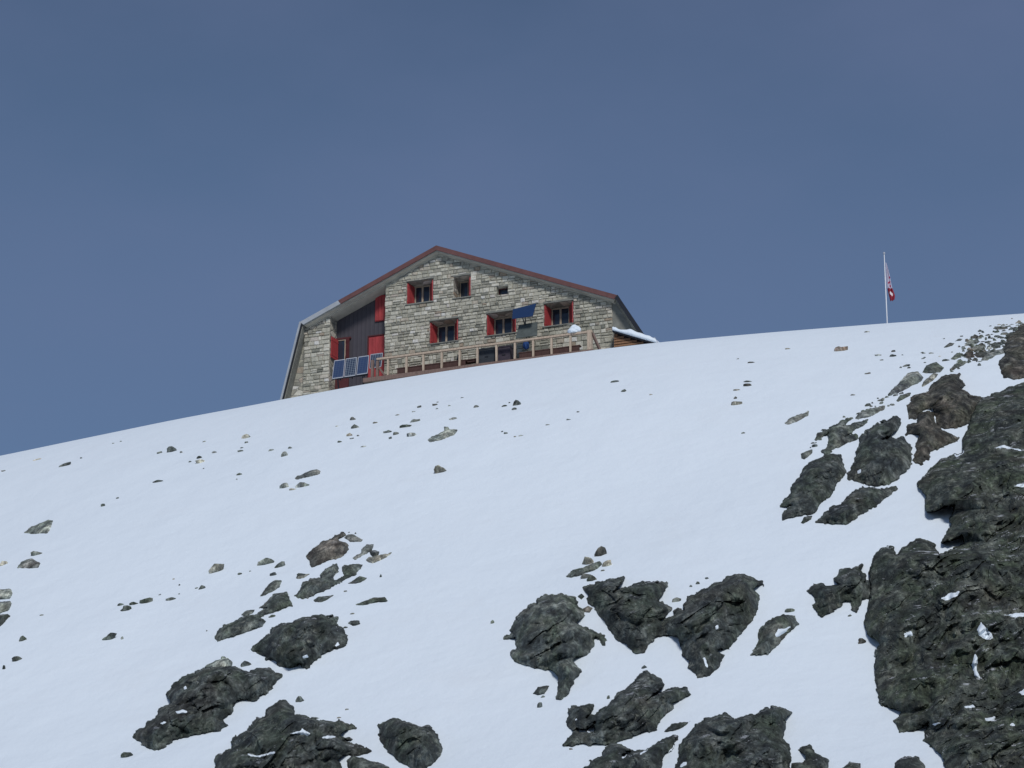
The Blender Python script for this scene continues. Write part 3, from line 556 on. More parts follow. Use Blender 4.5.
ANCH = [((40,462),'under the left skyline'),((110,446),'on the left slope just below the skyline'),((172,450),'in the loose row at upper left'),((205,458),'right of the loose row at upper left'),((245,442),'between the loose row at upper left and the hut'),
 ((30,550),'near the pale wedge stone at the left edge'),((110,500),'in the open snow of the left slope'),((235,468),'below the left corner of the hut, some way down'),((285,452),'in the trio left of the scatter below the hut'),((355,430),'in the scatter below the solar panels'),((405,425),'in the scatter below the wooden railing'),((430,410),'just under the skyline below the railing'),
 ((290,485),'beside the long grey slab on the left slope'),((440,470),'alone below the pale knobbed slab'),((510,405),'in the pair below the middle of the railing'),((505,432),'below the dark pair under the railing'),((620,382),'below the right corner of the hut'),((560,425),'in the open snow of the middle slope'),((745,385),'in the column of stones right of the hut'),((740,405),'near the tan rubble heap right of the hut'),
 ((840,348),'on clean snow left of the flagpole foot line'),((890,358),'below the flagpole'),((905,365),'right below the flagpole in the small patch'),((870,375),'on the snow between flagpole and cliff rocks'),((880,400),'along the upper edge of the rocks above the cliff'),((815,445),'left of the steep dark rock'),
 ((215,568),'left of the brown boulder on the left slope'),((270,570),'just left of the brown boulder'),((365,545),'at the top of the brown boulder'),((20,645),'near the left edge below the stacked slabs'),((130,600),'in the row left of the elongated grey rock'),((110,635),'alone below the row left of the elongated grey rock'),((190,590),'at the upper end of the left stone row'),((127,754),'below the foot of the long outcrop at lower left'),((245,663),'between the long outcrop and the wedge outcrop'),((300,698),'above the rugged black outcrop'),((345,722),'at the right tip of the rugged black outcrop'),
 ((380,580),'right of the stacked grey green blocks'),((350,620),'right of the wedge shaped outcrop'),((493,621),'left of the broad grey green outcrop'),((600,560),'in the cluster above the horned outcrop'),((540,700),'below the broad grey green outcrop'),((630,690),'above the slanting two lobed outcrop'),((700,585),'between the horned and the beaked outcrop'),((790,610),'above the lone oblong rock'),((860,630),'left beside the cliff foot'),((940,350),'at the left end of the ridge rubble'),((925,356),'on the snow left of the ridge rubble'),((975,345),'in the middle of the ridge rubble'),((1005,330),'at the upper right end of the ridge rubble'),((975,362),'at the lower edge of the ridge rubble')]
ORD = ['first', 'second', 'third', 'fourth', 'fifth', 'sixth', 'seventh', 'eighth', 'ninth', 'tenth', 'eleventh', 'twelfth']
info = []
for i, s in enumerate(ST):
    x, y, w, h, an, tn = s
    size = 'tiny' if w < 4.5 else 'small' if w < 10 else 'mid sized'
    shape = 'sliver' if h < w * .28 else 'slab' if h < w * .42 else 'stone'
    zone = min(ANCH, key=lambda a: (a[0][0] - x) ** 2 + (a[0][1] - y) ** 2)[1]
    info.append((f'{size} {TW[tn]} {shape} {zone}', i))
from collections import defaultdict
dd_ = defaultdict(list)
for lb, i in info: dd_[lb].append(i)
for lb, ids in dd_.items():
    ids.sort(key=lambda i: ST[i][0])
    for k, i in enumerate(ids):
        full = lb if len(ids) == 1 else f'{ORD[k]} from left, {lb}'
        o, P = boulder(*ST[i], 1000 + i); o.location = P
        tag(o, full, 'stone', 'small stones strewn over the snow')
protos = [boulder(*rub[k], 50 + k, name='rubble_stone') for k in range(len(rub))]
for o, P in protos:
    o.location = P
    tag(o, 'loose little piece of the ridge rubble, too small to tell from its neighbours', 'stone', 'loose rubble on the ridge at right')

for k, q in enumerate(rub2):
    o, P = boulder(*q, 700 + k, name='rubble_stone'); o.location = P
    tag(o, 'loose little chip along the upper edge of the rocks above the cliff', 'stone', 'loose chips along the upper edge of the cliff rocks')
# ------------------------------------------------------------------ hut frame
TH = R(20)
HA = np.array([math.cos(TH), -math.sin(TH), 0]); HN = np.array([math.sin(TH), math.cos(TH), 0])
r0 = rays(np.array(458.), np.array(320.)); O0 = r0 * (120 / r0[1])
def fp(px, py, off=0.0):
    """point of the photo on the facade-parallel plane lying 'off' metres behind the facade, in hut coordinates"""
    d = rays(np.array(float(px)), np.array(float(py))); c = O0 + HN * off
    t = (c @ HN) / (d @ HN); p = d * t - O0
    return float(p @ HA), float(p[2] + O0[2])
ZD = fp(480, 365.0, -1.7)[1]                # deck level
H0 = (O0[0], O0[1], ZD)
def loc(px, py, off=0.0):
    x, z = fp(px, py, off); return x, z - ZD
def world(p): return (O0[0] + HA[0] * p[0] + HN[0] * p[1], O0[1] + HA[1] * p[0] + HN[1] * p[1], ZD + p[2])
def thing(name, label, cat, p=(0, 0, 0), group=None):
    e = bpy.data.objects.new(name, None); COL.objects.link(e); e.empty_display_size = .3
    e.location = world(p); e.rotation_euler = (0, 0, -TH); return tag(e, label, cat, group)
hut = thing('mountain_hut', 'big stone mountain hut with red shutters and red gabled roof edge on the snowy crest', 'hut')

OV = -.40
pL = loc(300.5, 322.5, OV); pM = loc(338.7, 300.3, OV); pK = loc(436.4, 246.2, OV); pR = loc(617, 295.8, OV)
bL = loc(281.2, 400, OV); bR = loc(641, 331.5, OV)
def ext(a, b, z): t = (z - a[1]) / (b[1] - a[1]); return (a[0] + (b[0] - a[0]) * t, z)
bL2 = ext(pL, bL, -5.0); bR2 = ext(pR, bR, -5.0)
# straighten left roof: put pM on the line peak -> pL
tM = (pM[0] - pL[0]) / (pK[0] - pL[0]); pM = (pM[0], pL[1] + (pK[1] - pL[1]) * tM)
DEP = 11.0
def nrm(a, b): d = np.array([b[0] - a[0], b[1] - a[1]]); d /= np.linalg.norm(d); return np.array([d[1], -d[0]])
def slab(mb, a, b, th, y0, y1, inset=0.0, mi=0):
    """sheet of thickness th below the line a-b"""
    n = nrm(a, b); n = n if n[1] < 0 or (abs(n[1]) < 1e-6) else n
    a = np.array(a) + n * inset; b = np.array(b) + n * inset; c = b + n * th; d = a + n * th
    mb.hexa([(a[0], y0, a[1]), (d[0], y0, d[1]), (c[0], y0, c[1]), (b[0], y0, b[1]), (a[0], y1, a[1]), (d[0], y1, d[1]), (c[0], y1, c[1]), (b[0], y1, b[1])], mi=mi)
# roof: a closed prism under the outline (sheet metal), with fascia and soffit
def offset_line(pts, th):
    """inward offset of an open polyline (mitred)"""
    out = []
    for i, p in enumerate(pts):
        ns = []
        if i > 0: ns.append(nrm(pts[i - 1], p))
        if i < len(pts) - 1: ns.append(nrm(p, pts[i + 1]))
        m = sum(ns); m = m / np.linalg.norm(m); k = th / max(.3, float(m @ ns[0])); out.append((p[0] + m[0] * k, p[1] + m[1] * k))
    return out
def sk(p, y):
    t = max(0, y) / DEP * (1 if p[0] > pK[0] + 1 else 0)
    return (p[0] - 4.6 * t, y, p[1])
def strip(mb, outer, inner, y0, y1, mi=0):
    for i in range(len(outer) - 1):
        a, b = outer[i], outer[i + 1]; d, c = inner[i], inner[i + 1]
        mb.hexa([sk(d, y0), sk(c, y0), sk(c, y1), sk(d, y1), sk(a, y0), sk(b, y0), sk(b, y1), sk(a, y1)], mi=mi)
prof = [bL2, pL, pK, pR, bR2]
in1 = offset_line(prof, .10); in2 = offset_line(prof, .26)
mb = MB(); strip(mb, prof, in1, OV + .03, DEP); roof = mb.build('roof', M['roof'], hut)
mb = MB(); strip(mb, [prof[i] for i in (1, 2, 3)], [in2[i] for i in (1, 2, 3)], OV + .035, DEP - .02)
# soffit sits just under the sheet
sofo = offset_line(prof, .104); 
mb = MB(); strip(mb, sofo[1:4], offset_line(prof, .24)[1:4], OV + .06, DEP - .05); mb.build('soffit', M['soffit'], roof)
for q in (0, 3):
    mb = MB(); strip(mb, sofo[q:q + 2], offset_line(prof, .16)[q:q + 2], OV + .06, DEP - .05); mb.build('side_lining', M['concrete'], roof)
def between(a, b, th0, th1, y0, y1, x_at):
    pass
# fascia boards: grey part at far left, red part elsewhere
def fascia(pts, t0, t1, mat, label=None, nm='fascia', y0=OV - .03, y1=OV + .027, full=prof):
    o = MB(); oi = offset_line(full, t0); ii = offset_line(full, t1)
    return o, oi, ii
oi = offset_line(prof, -.03); ii = offset_line(prof, .19)
def lerp(a, b, t): return (a[0] + (b[0] - a[0]) * t, a[1] + (b[1] - a[1]) * t)
o_m = lerp(oi[1], oi[2], tM); i_m = lerp(ii[1], ii[2], tM)
mb = MB(); strip(mb, [o_m, oi[2], oi[3]], [i_m, ii[2], ii[3]], OV - .03, OV + .027); mb.build('fascia', M['redroof'], roof)
mb = MB(); strip(mb, [oi[1], lerp(oi[1], o_m, .995)], [ii[1], lerp(ii[1], i_m, .995)], OV - .03, OV + .027); tag(mb.build('fascia', M['grey'], roof), 'pale grey end of the roof edge')
ol = offset_line(prof, -.05); il = offset_line(prof, .05)
mb = MB(); strip(mb, ol[0:2], il[0:2], OV - .05, OV + .027); mb.build('edge_flashing', M['grey'], roof)
ol = offset_line(prof, .052); il = offset_line(prof, .12)
mb = MB(); strip(mb, ol[0:2], il[0:2], OV - .02, OV + .027); mb.build('edge_trim', M['black'], roof)
ol = offset_line(prof, -.05); il = offset_line(prof, .13)
mb = MB(); strip(mb, ol[3:5], il[3:5], OV - .05, OV + .027); tag(mb.build('edge_flashing', M['black'], roof), 'black edge of the steep right roof')
# light concrete verge band under the fascia
vo = offset_line(prof, .245); vi = offset_line(prof, .285)
mb = MB(); strip(mb, vo[1:4], vi[1:4], -.06, .30); mb.build('verge_beam', M['soffit'], roof)

# ---- walls
tops = offset_line(prof, .26)
TX = [p[0] for p in tops[1:4]]; TZ = [p[1] for p in tops[1:4]]
def top(x): return float(np.interp(x, TX, TZ))
xa = loc(303.8, 360)[0]; xb = loc(329.6, 350)[0]; xc = loc(384.8, 330)[0]; xd = loc(612.4, 330)[0]
WIN = []
for (x0, x1, yt, yb, kind) in [(406.7, 433.2, 282.0, 304.7, 'two'), (453.7, 470.6, 276.8, 298.6, 'one'), (496.6, 507.8, 286.8, 295.3, 'vent'),
                         (429.5, 458.2, 321.5, 344.2, 'two'), (486.3, 516.2, 313.8, 336.2, 'two'), (543.7, 573.5, 303.9, 327.0, 'two')]:
    a = loc(x0, yt); b = loc(x0, yb); c = loc(x1, (yt + yb) / 2 - .143 * (x1 - x0))
    WIN.append((a[0], c[0], b[1], a[1], kind))
def wall(mb, x0, x1, zb, ops, y0, y1, topf):
    xs = sorted(set([x0, x1] + [v for o in ops for v in o[:2]] + [v for v in TX if x0 < v < x1]))
    for a, b in zip(xs[:-1], xs[1:]):
        m = (a + b) / 2; cuts = sorted((o[2], o[3]) for o in ops if o[0] <= m <= o[1]); z = zb
        segs = []
        for c0, c1 in cuts: segs.append((z, c0)); z = c1
        segs.append((z, None))
        for s0, s1 in segs:
            ta, tb = (topf(a), topf(b)) if s1 is None else (s1, s1)
            mb.hexa([(a, y0, s0), (b, y0, s0), (b, y1, s0), (a, y1, s0), (a, y0, ta), (b, y0, tb), (b, y1, tb), (a, y1, ta)], mi=1)
def stones(mb, x0, x1, zb, ops, topf, seed, quoins=True):
    r = random.Random(seed); z = zb
    while z < pK[1] + .1:
        h = r.choice([.14, .16, .18, .2, .22, .25]); x = x0 + r.uniform(-.03, .03)
        while x < x1 - .03:
            w = r.uniform(.16, .42) if h > .16 else r.uniform(.18, .4)
            if x1 - (x + w) < .18: w = x1 - x
            parts = [(x, x + w, z, z + h)]
            if h > .2 and r.random() < .38: m_ = z + h * r.uniform(.42, .58); parts = [(x, x + w, z, m_), (x, x + w, m_, z + h)]
            for (a, b, c, d) in parts:
                pcs = [(a, b, c, d)]
                for o in ops:
                    nw = []
                    for (a, b, c, d) in pcs:
                        if b <= o[0] or a >= o[1] or d <= o[2] or c >= o[3]: nw.append((a, b, c, d)); continue
                        if a < o[0] - .05: nw.append((a, o[0], c, d))
                        if b > o[1] + .05: nw.append((o[1], b, c, d))
                        aa, bb = max(a, o[0]), min(b, o[1])
                        if c < o[2] - .04: nw.append((aa, bb, c, o[2]))
                        if d > o[3] + .04: nw.append((aa, bb, o[3], d))
                    pcs = nw
                for (a, b, c, d) in pcs:
                    g = .011; a += g; b -= g; c += g; d -= g
                    if b - a < .04 or d - c < .03: continue
                    ta, tb = min(d, topf(a) - .01), min(d, topf(b) - .01)
                    if min(ta, tb) < c + .03: continue
                    y = -r.uniform(.012, .065); i = min(.022, (b - a) * .2, (d - c) * .2); j = lambda q=.012: r.uniform(-q, q)
                    o4 = [(a, c), (b, c), (b, tb), (a, ta)]; o4 = [(p + j(.008), q + j(.008)) for p, q in o4]
                    i4 = [(a + i, c + i), (b - i, c + i), (b - i, tb - i), (a + i, ta - i)]
                    pts = [(p, .05, q) for p, q in o4] + [(p, y * .35, q) for p, q in o4] + [(p + j(), y + j(.008), q + j()) for p, q in i4]
                    fs = [(8, 9, 10, 11)] + [(k, (k + 1) % 4, 4 + (k + 1) % 4, 4 + k) for k in range(4)] + [(4 + k, 4 + (k + 1) % 4, 8 + (k + 1) % 4, 8 + k) for k in range(4)]
                    mb.poly(pts, fs, min(1, max(0, r.gauss(.52, .23))))
            x += w
        z += h
WT = .85
mb = MB(); ops = [w[:4] for w in WIN]; wall(mb, xc, xd, -4, ops, .012, WT, top); stones(mb, xc, xd, -1.6, ops, top, 3)
mb.build('stone_wall', M['wall'], hut, mats=[M['wall'], M['mortar']])
mb = MB(); wall(mb, xa, xb, -5, [], .012, WT + .6, top); stones(mb, xa, xb, -3.2, [], top, 4)
tag(mb.build('stone_wall', M['wall'], hut, mats=[M['wall'], M['mortar']]), 'narrow stone pier at the left end')
# dark clad recess wall
RY = .80
mb = MB(); wall(mb, xb - .01, xc + .9, -5, [], RY, RY + .2, top); mb.build('clad_wall', M['clad'], hut, mats=[M['clad'], M['clad']])
# side gables under the steep roof parts, set back
def tri(name, a, b, zlow, y0, y1, pts2, mat):
    n = len(pts2); mb = MB(); P = [(p[0], y0, p[1]) for p in pts2] + [(p[0], y1, p[1]) for p in pts2]
    mb.poly(P, [tuple(range(n))[::-1], tuple(range(n, 2 * n))] + [(i, (i + 1) % n, n + (i + 1) % n, n + i) for i in range(n)]); return mb.build(name, mat, hut)
il = offset_line(prof, .165)
tri('side_wall', 0, 0, 0, .14, .5, [(xa + .02, -5), (xa + .02, top(xa) - .02), il[1], il[0]], M['mortar'])
tri('side_wall', 0, 0, 0, .03, .5, [(xd - .02, -5), (il[4][0], il[4][1]), (il[3][0], il[3][1] - .05), (xd - .02, top(xd) - .05)], M['concrete'])
tri('back_wall', 0, 0, 0, DEP - .9, DEP - .5, [(il[0][0], il[0][1]), (il[4][0] - 4.3, il[4][1]), (il[3][0] - 4.3, il[3][1]), (pK[0], tops[2][1]), il[1]], M['mortar'])
# interior floor / ceiling so that no light leaks in
mb = MB(); mb.box(xa + .1, xd - .1, WT + .02, DEP - 1, -.2, -.05); mb.build('floor_slab', M['concrete'], hut)

def shutter_mesh(p0, p1, z0, z1, th, panels=1):
    """board shutter between plan points p0 (hinge) and p1"""
    mb = MB(); a = np.array(p0); b = np.array(p1); d = (b - a) / np.linalg.norm(b - a); n = np.array([-d[1], d[0]]) * th / 2
    L = np.linalg.norm(b - a); k = max(2, int(L / .11))
    for i in range(k):
        q0 = a + d * (L * i / k + .004); q1 = a + d * (L * (i + 1) / k - .004)
        c = [q0 - n, q1 - n, q1 + n, q0 + n]
        mb.hexa([(c[0][0], c[0][1], z0), (c[1][0], c[1][1], z0), (c[2][0], c[2][1], z0), (c[3][0], c[3][1], z0), (c[0][0], c[0][1], z1), (c[1][0], c[1][1], z1), (c[2][0], c[2][1], z1), (c[3][0], c[3][1], z1)])
    n2 = n * 1.7
    for zz in (z0 + .12, z1 - .2):
        c = [a - n2, b - n2, b + n2, a + n2]
        mb.hexa([(*c[0], zz), (*c[1], zz), (*c[2], zz), (*c[3], zz), (*c[0], zz + .08), (*c[1], zz + .08), (*c[2], zz + .08), (*c[3], zz + .08)])
    return mb
def frame_mb(x0, x1, z0, z1, y, fw=.06, mull=True, d=.07):
    mb = MB(); mb.box(x0, x0 + fw, y, y + d, z0, z1); mb.box(x1 - fw, x1, y, y + d, z0, z1)
    mb.box(x0 + fw, x1 - fw, y, y + d, z0, z0 + fw); mb.box(x0 + fw, x1 - fw, y, y + d, z1 - fw, z1)
    if mull: m = (x0 + x1) / 2; mb.box(m - .045, m + .045, y - .01, y + d, z0 + fw, z1 - fw)
    return mb
WL = ['window in the upper row near the ridge with both shutters open', 'narrow window right of the ridge with one shutter', 'tiny unshuttered vent opening',
      'left window of the lower row', 'middle window of the lower row behind the blue panel', 'right window of the lower row']
for (x0, x1, z0, z1, kind), wl in zip(WIN, WL):
    y = .70
    if kind == 'vent':
        f = frame_mb(x0 + .01, x1 - .01, z0 + .01, z1 - .01, .3, .04, False).build('window', M['dkred'], hut); tag(f, wl)
        m = MB(); m.box(x0 + .05, x1 - .05, .34, .36, z0 + .05, z1 - .05); m.build('pane', M['glass'], f); continue
    fl = x0 + (.15 if kind == 'two' else .04); fr = x1 - (.43 if kind == 'two' else .36)
    zt = z1 - .02
    f = frame_mb(fl, fr, z0 + .03, zt, y, .055, kind == 'two').build('window', M['frame'], hut); tag(f, wl)
    m = MB(); m.box(fl + .05, fr - .05, y + .03, y + .045, z0 + .08, zt - .05); m.build('pane', M['glass'], f)
    m = MB(); m.box(x0 - .05, x1 + .05, -.09, .0, z0 - .055, z0 - .004); m.box(x0 + .004, x1 - .004, .004, y, z0 - .055, z0 + .002); m.build('sill', M['concrete'], f)
    m = MB(); m.box(x0 - .02, x1 + .02, -.035, .07, z1 - .004, z1 + .09); m.build('lintel', M['concrete'], f)
    if kind == 'two':
        shutter_mesh((fl - .02, y - .02), (x0 + .045, .03), z0 + .03, z1 - .05, .04).build('shutter', M['red'], f)
        shutter_mesh((fr + .01, y - .02), (x1 - .045, .03), z0 + .03, z1 - .05, .04).build('shutter', M['red'], f)
    else:
        shutter_mesh((fr + .01, y - .02), (x1 - .05, .06), z0 + .03, z1 - .05, .04).build('shutter', M['red'], f)
    m = MB(); m.poly([(x1 - .003, .02, z0 + .004), (x1 - .003, y + .12, z0 + .004), (fr + .004, y + .12, z0 + .004), (fr + .004, y + .02, z0 + .004), (x1 - .003, .02, z1 - .003), (x1 - .003, y + .12, z1 - .003), (fr + .004, y + .12, z1 - .003), (fr + .004, y + .02, z1 - .003)], [(0, 1, 2, 3), (7, 6, 5, 4), (0, 4, 5, 1), (1, 5, 6, 2), (2, 6, 7, 3), (3, 7, 4, 0)])
    m.build('splayed_reveal', M['mortar'], f)
    if kind == 'two':
        m = MB(); m.poly([(x0 + .003, .02, z0 + .004), (x0 + .003, y + .12, z0 + .004), (fl - .004, y + .12, z0 + .004), (fl - .004, y + .02, z0 + .004), (x0 + .003, .02, z1 - .003), (x0 + .003, y + .12, z1 - .003), (fl - .004, y + .12, z1 - .003), (fl - .004, y + .02, z1 - .003)], [(3, 2, 1, 0), (4, 5, 6, 7), (1, 5, 4, 0), (2, 6, 5, 1), (3, 7, 6, 2), (0, 4, 7, 3)])
        m.build('splayed_reveal', M['mortar'], f)
# recess: closed red shutter under the roof, red door, small window
a = loc(376, 296.5, RY); b = loc(376, 322, RY)
m = MB(); m.box(a[0], a[0] + 1.0, RY - .07, RY - .003, b[1], a[1])
for k in range(6): m.box(a[0] + .03 + k * .16, a[0] + .175 + k * .16, RY - .095, RY - .072, b[1] + .03, a[1] - .03)
tag(m.build('shutter', M['red'], hut), 'tall closed red shutter high in the dark recess')
a = loc(368.4, 336.6, RY); dr = MB(); dr.box(a[0] + .04, a[0] + 1.2, RY - .06, RY - .004, -.1, a[1] - .06)
for k in range(6): dr.box(a[0] + .07 + k * .18, a[0] + .235 + k * .18, RY - .08, RY - .062, -.08, a[1] - .1)
dro = dr.build('door', M['red'], hut); m = frame_mb(a[0], a[0] + 1.24, -.12, a[1], RY - .10, .05, False, .09); m.build('door_frame', M['dkred'], dro)
a = loc(336.6, 341, RY); b = loc(346, 360, RY)
fo = frame_mb(a[0], b[0], b[1] - .05, a[1], RY - .09, .05, False, .08).build('window', M['frame'], hut); tag(fo, 'small window in the dark recess above the solar panels')
m = MB(); m.box(a[0] + .04, b[0] - .04, RY - .05, RY - .03, b[1], a[1] - .04); m.build('pane', M['glass'], fo)
m = MB(); m.box(a[0] - .02, b[0] + .26, RY - .12, RY - .004, a[1] + .002, a[1] + .09); m.build('lintel', M['dkred'], fo)
shutter_mesh((xb + .12, RY - .09), (xb + .05, .06), b[1] - .05, a[1] - .02, .035).build('shutter', M['red'], fo)
shutter_mesh((b[0] + .02, RY - .11), (b[0] + .22, RY - .15), b[1] - .05, a[1] + .02, .035).build('shutter', M['dkred'], fo)
# lower level door under the panels
a = loc(331, 380, RY); b = loc(349, 384, RY)
m = MB(); m.box(a[0], b[0], RY - .07, RY - .004, -3.5, a[1] + .4); tag(m.build('door', M['dkred'], hut), 'dark red lower door under the solar panels')

# ---- terrace deck (part of the hut)
DY = -1.7
dx0 = loc(364, 381, DY)[0]; dx1 = loc(594, 350, DY)[0]
m = MB(); k = 0; x = dx0
while x < dx1: m.box(x, min(x + .19, dx1), DY - .02, -.10, -.06, 0 + random.uniform(-.004, .004)); x += .2
ter = m.build('terrace_deck', M['wood2'], hut)
m = MB(); m.box(dx0 + .02, dx1 - .02, DY + .06, -.12, -3.5, -.065); m.build('terrace_base', M['mortar'], ter)

# ---- railing
def P(px, py, off): x, z = loc(px, py, off); return x, off, z
rail = thing('wooden_railing', 'weathered wooden railing along the terrace in front of the stone hut', 'railing', (dx0, DY, 0))
ofs = (dx0, DY, 0)
zt = loc(480, 345.3, DY)[1]
x_s = loc(385, 358, DY)[0]; x_e = loc(590, 330, DY)[0]
n = 10
for i in range(n):
    a_ = x_s + (x_e - x_s) * i / n; b_ = x_s + (x_e - x_s) * (i + 1) / n
    if i == 0: pts = []
m = MB(); m.box(x_s - .4, (x_s + x_e) / 2 - .004, DY - .09, DY + .06, zt - .09, zt); m.box((x_s + x_e) / 2, x_e + .12, DY - .088, DY + .062, zt - .095, zt - .004); m.build('top_rail', M['wood'], rail, ofs)
m = MB(); m.box(dx0, dx1, DY - .14, DY - .03, -.17, .03); m.build('bottom_beam', M['wood2'], rail, ofs)
rd = random.Random(3)
for px in (388.4, 406.7, 423.6, 441.9, 459.8, 477.7, 496.8, 515, 533.4, 551.9, 570.6):
    xx = loc(px, 360, DY)[0]; t_ = rd.uniform(-.012, .012)
    m = MB(); m.hexa([(xx - .045, DY - .06, -.05), (xx + .045, DY - .06, -.05), (xx + .045, DY + .03, -.05), (xx - .045, DY + .03, -.05), (xx - .045 + t_, DY - .06, zt - .094), (xx + .045 + t_, DY - .06, zt - .094), (xx + .045 + t_, DY + .03, zt - .094), (xx - .045 + t_, DY + .03, zt - .094)])
    m.build('post', M['wood'], rail, ofs)
xx = loc(590, 340, DY)[0]
m = MB(); m.box(xx - .10, xx + .10, DY - .11, DY + .09, -.12, zt + .02); tag(m.build('post', M['wood'], rail, ofs), 'thick end post at the right')
m = MB(); m.bar((xx + .12, DY, zt - .12), (xx + .42, DY + .5, -.1), .10, .10); m.build('brace', M['wood2'], rail, ofs)
for px in (372.5, 377.5):
    xx = loc(px, 365, DY)[0]; m = MB(); m.box(xx - .06, xx + .06, DY - .05, DY + .08, -.12, zt - (.05 if px < 375 else .12)); tag(m.build('post', M['wood2'], rail, ofs), 'dark weathered post at the left end')
m = MB(); m.bar((loc(378.5, 365, DY)[0], DY + .02, .55), (loc(386, 378, DY)[0], DY + .02, .0), .08, .08); m.build('brace', M['wood2'], rail, ofs)

# ---- solar panels
def panel(cs, offs, mat, label, nx=4, nz=8, group='solar panels on the hut terrace', frame=True, name='solar_panel', th=.04, legs=True):
    """cs: TL TR BR BL pixels, offs: top and bottom distance before the facade"""
    q = [P(*cs[0], offs[0]), P(*cs[1], offs[0]), P(*cs[2], offs[1]), P(*cs[3], offs[1])]
    TL, TR, BR, BL = [Vector(v) for v in q]
    base = (BL + BR) / 2; e = thing(name, label, 'solar panel', tuple(base), group)
    ux = (TR - TL).normalized(); n_ = (BL - TL).cross(TR - TL).normalized()
    if n_.y > 0: n_ = -n_
    b = [v - base for v in (TL, TR, BR, BL)]
    m = MB(); k = n_ * th; m.hexa([b[3], b[2], b[2] - k, b[3] - k, b[0], b[1], b[1] - k, b[0] - k]); m.build('cell_sheet', mat, e)
    w = .022
    m = MB()
    for p, r_ in ((b[0], b[1]), (b[1], b[2]), (b[2], b[3]), (b[3], b[0])): m.bar(p, r_, w, w + .02)
    if frame: m.build('frame', M['alu'], e)
    if legs:
        m = MB(); top_ = (b[0] + b[1]) / 2 - k; m.bar(top_, top_ + Vector((0, .12, -.95)), .04, .04); m.bar((b[2] + b[3]) / 2 - k, top_ + Vector((0, .12, -.95)), .04, .04); m.build('bracket', M['dark'], e)
    return e
sb = mat_solar('blue_solar_cells', (.028, .046, .10), (.06, .09, .15), 4, 9); sdk = mat_solar('gridded_solar_cells', (.018, .028, .055), (.22, .26, .30), 5, 10)
sbb = mat_solar('deep_blue_cells', (.012, .030, .082), (.015, .036, .095), 6, 3)
panel([(334.6, 360.9), (344.9, 359.5), (343.2, 377.0), (332.4, 378.6)], (-1.45, -1.75), sb, 'blue solar panel, leftmost of the row hanging in front of the dark recess')
panel([(346.2, 359.1), (356.9, 357.6), (355.2, 375.2), (344.5, 376.7)], (-1.45, -1.75), sdk, 'solar panel with pale grid lines, second of the row before the dark recess')
panel([(358.6, 357.2), (368.9, 355.7), (367.4, 373.1), (356.7, 374.7)], (-1.45, -1.75), sb, 'blue solar panel, third of the row beside the dark wooden posts')
panel([(370.9, 354.7), (382.6, 353.2), (381.0, 366.5), (369.6, 368.3)], (-1.0, -1.25), sdk, 'dark gridded solar panel half hidden behind the wooden posts')
panel([(512.8, 309.2), (536, 303.4), (532.5, 315.9), (512.2, 318.6)], (-1.3, -1.75), sbb, 'large deep blue panel raised above the railing before the middle window', frame=False)
panel([(519, 325), (537.3, 321.8), (537, 335.3), (515.5, 338.3)], (-1.2, -1.5), M['panel_reflection'], 'solar panel with painted grey green reflection right below the large blue panel', frame=False)
# carrying rail for the three hanging panels
m = MB(); a = P(332.5, 379.2, -1.68); b = P(368, 374.2, -1.68)
e = thing('support_frame', 'dark metal beam and legs carrying the row of three solar panels', 'frame', a)
m.bar((0, 0, 0), (b[0] - a[0], 0, 0), .05, .06); m.build('beam', M['black'], e)
for t_ in (.15, .85):
    m = MB(); m.bar(((b[0] - a[0]) * t_, 0, -.03), ((b[0] - a[0]) * t_, .5, -1.9), .05, .05); m.build('leg', M['black'], e)

# ---- terrace furniture
def bench_table(px, off, L, label, seat=.34):
    x, _ = loc(px, 360, off); e = thing('picnic_table', label, 'picnic table', (x, off, 0), 'tables and benches on the terrace')
    m = MB()
    for k in range(4): m.box(-L / 2, L / 2, -.28 + k * .14, -.155 + k * .14, .62, .66)
    m.build('tabletop', M['redwood'], e)
    for s in (-1, 1):
        m = MB(); m.box(-L / 2, L / 2, s * .6 - .11, s * .6 + .11, seat, seat + .05); m.build('bench_seat', M['redwood'], e)
        m = MB(); m.bar((s * L * .36, -.55, 0), (s * L * .36, -.1, .62), .07, .07); m.bar((s * L * .36, .55, 0), (s * L * .36, .1, .62), .07, .07); m.bar((s * L * .36, -.6, seat - .04), (s * L * .36, .6, seat - .04), .06, .06); m.build('leg', M['wood2'], e)
    return e
bench_table(425, -.68, 1.5, 'dark reddish picnic table furthest left behind the railing')
bench_table(470, -.68, 1.5, 'dark reddish picnic table second from left behind the railing')
bench_table(557, -.68, 1.6, 'dark reddish picnic table furthest right behind the railing')
def deckbox(px0, px1, py0, py1, off, mat, label, name='crate', cat='crate'):
    a = loc(px0, py0, off); b = loc(px1, py1, off); x = (a[0] + b[0]) / 2; w = (b[0] - a[0]) / 2; z1 = a[1]
    e = thing(name, label, cat, (x, off, 0)); m = MB(); m.box(-w, w, -.2, .2, .0, z1 - .05); m.build('body', mat, e)
    m = MB(); m.box(-w - .02, w + .02, -.23, .23, z1 - .048, z1); m.build('lid', mat, e); 
    m = MB(); m.box(-.08, .08, -.225, -.202, z1 * .5, z1 * .5 + .04); m.build('handle', M['black'], e); return e
deckbox(480.3, 496, 350.5, 361, -1.25, M['dark'], 'dark slate box behind the railing below the middle window', 'storage_box', 'box')
deckbox(499, 511.5, 348.4, 359, -1.2, mat_plain('purple_grey', (.05, .04, .055), .7), 'dark brownish box right of the slate box behind the railing', 'storage_box', 'box')
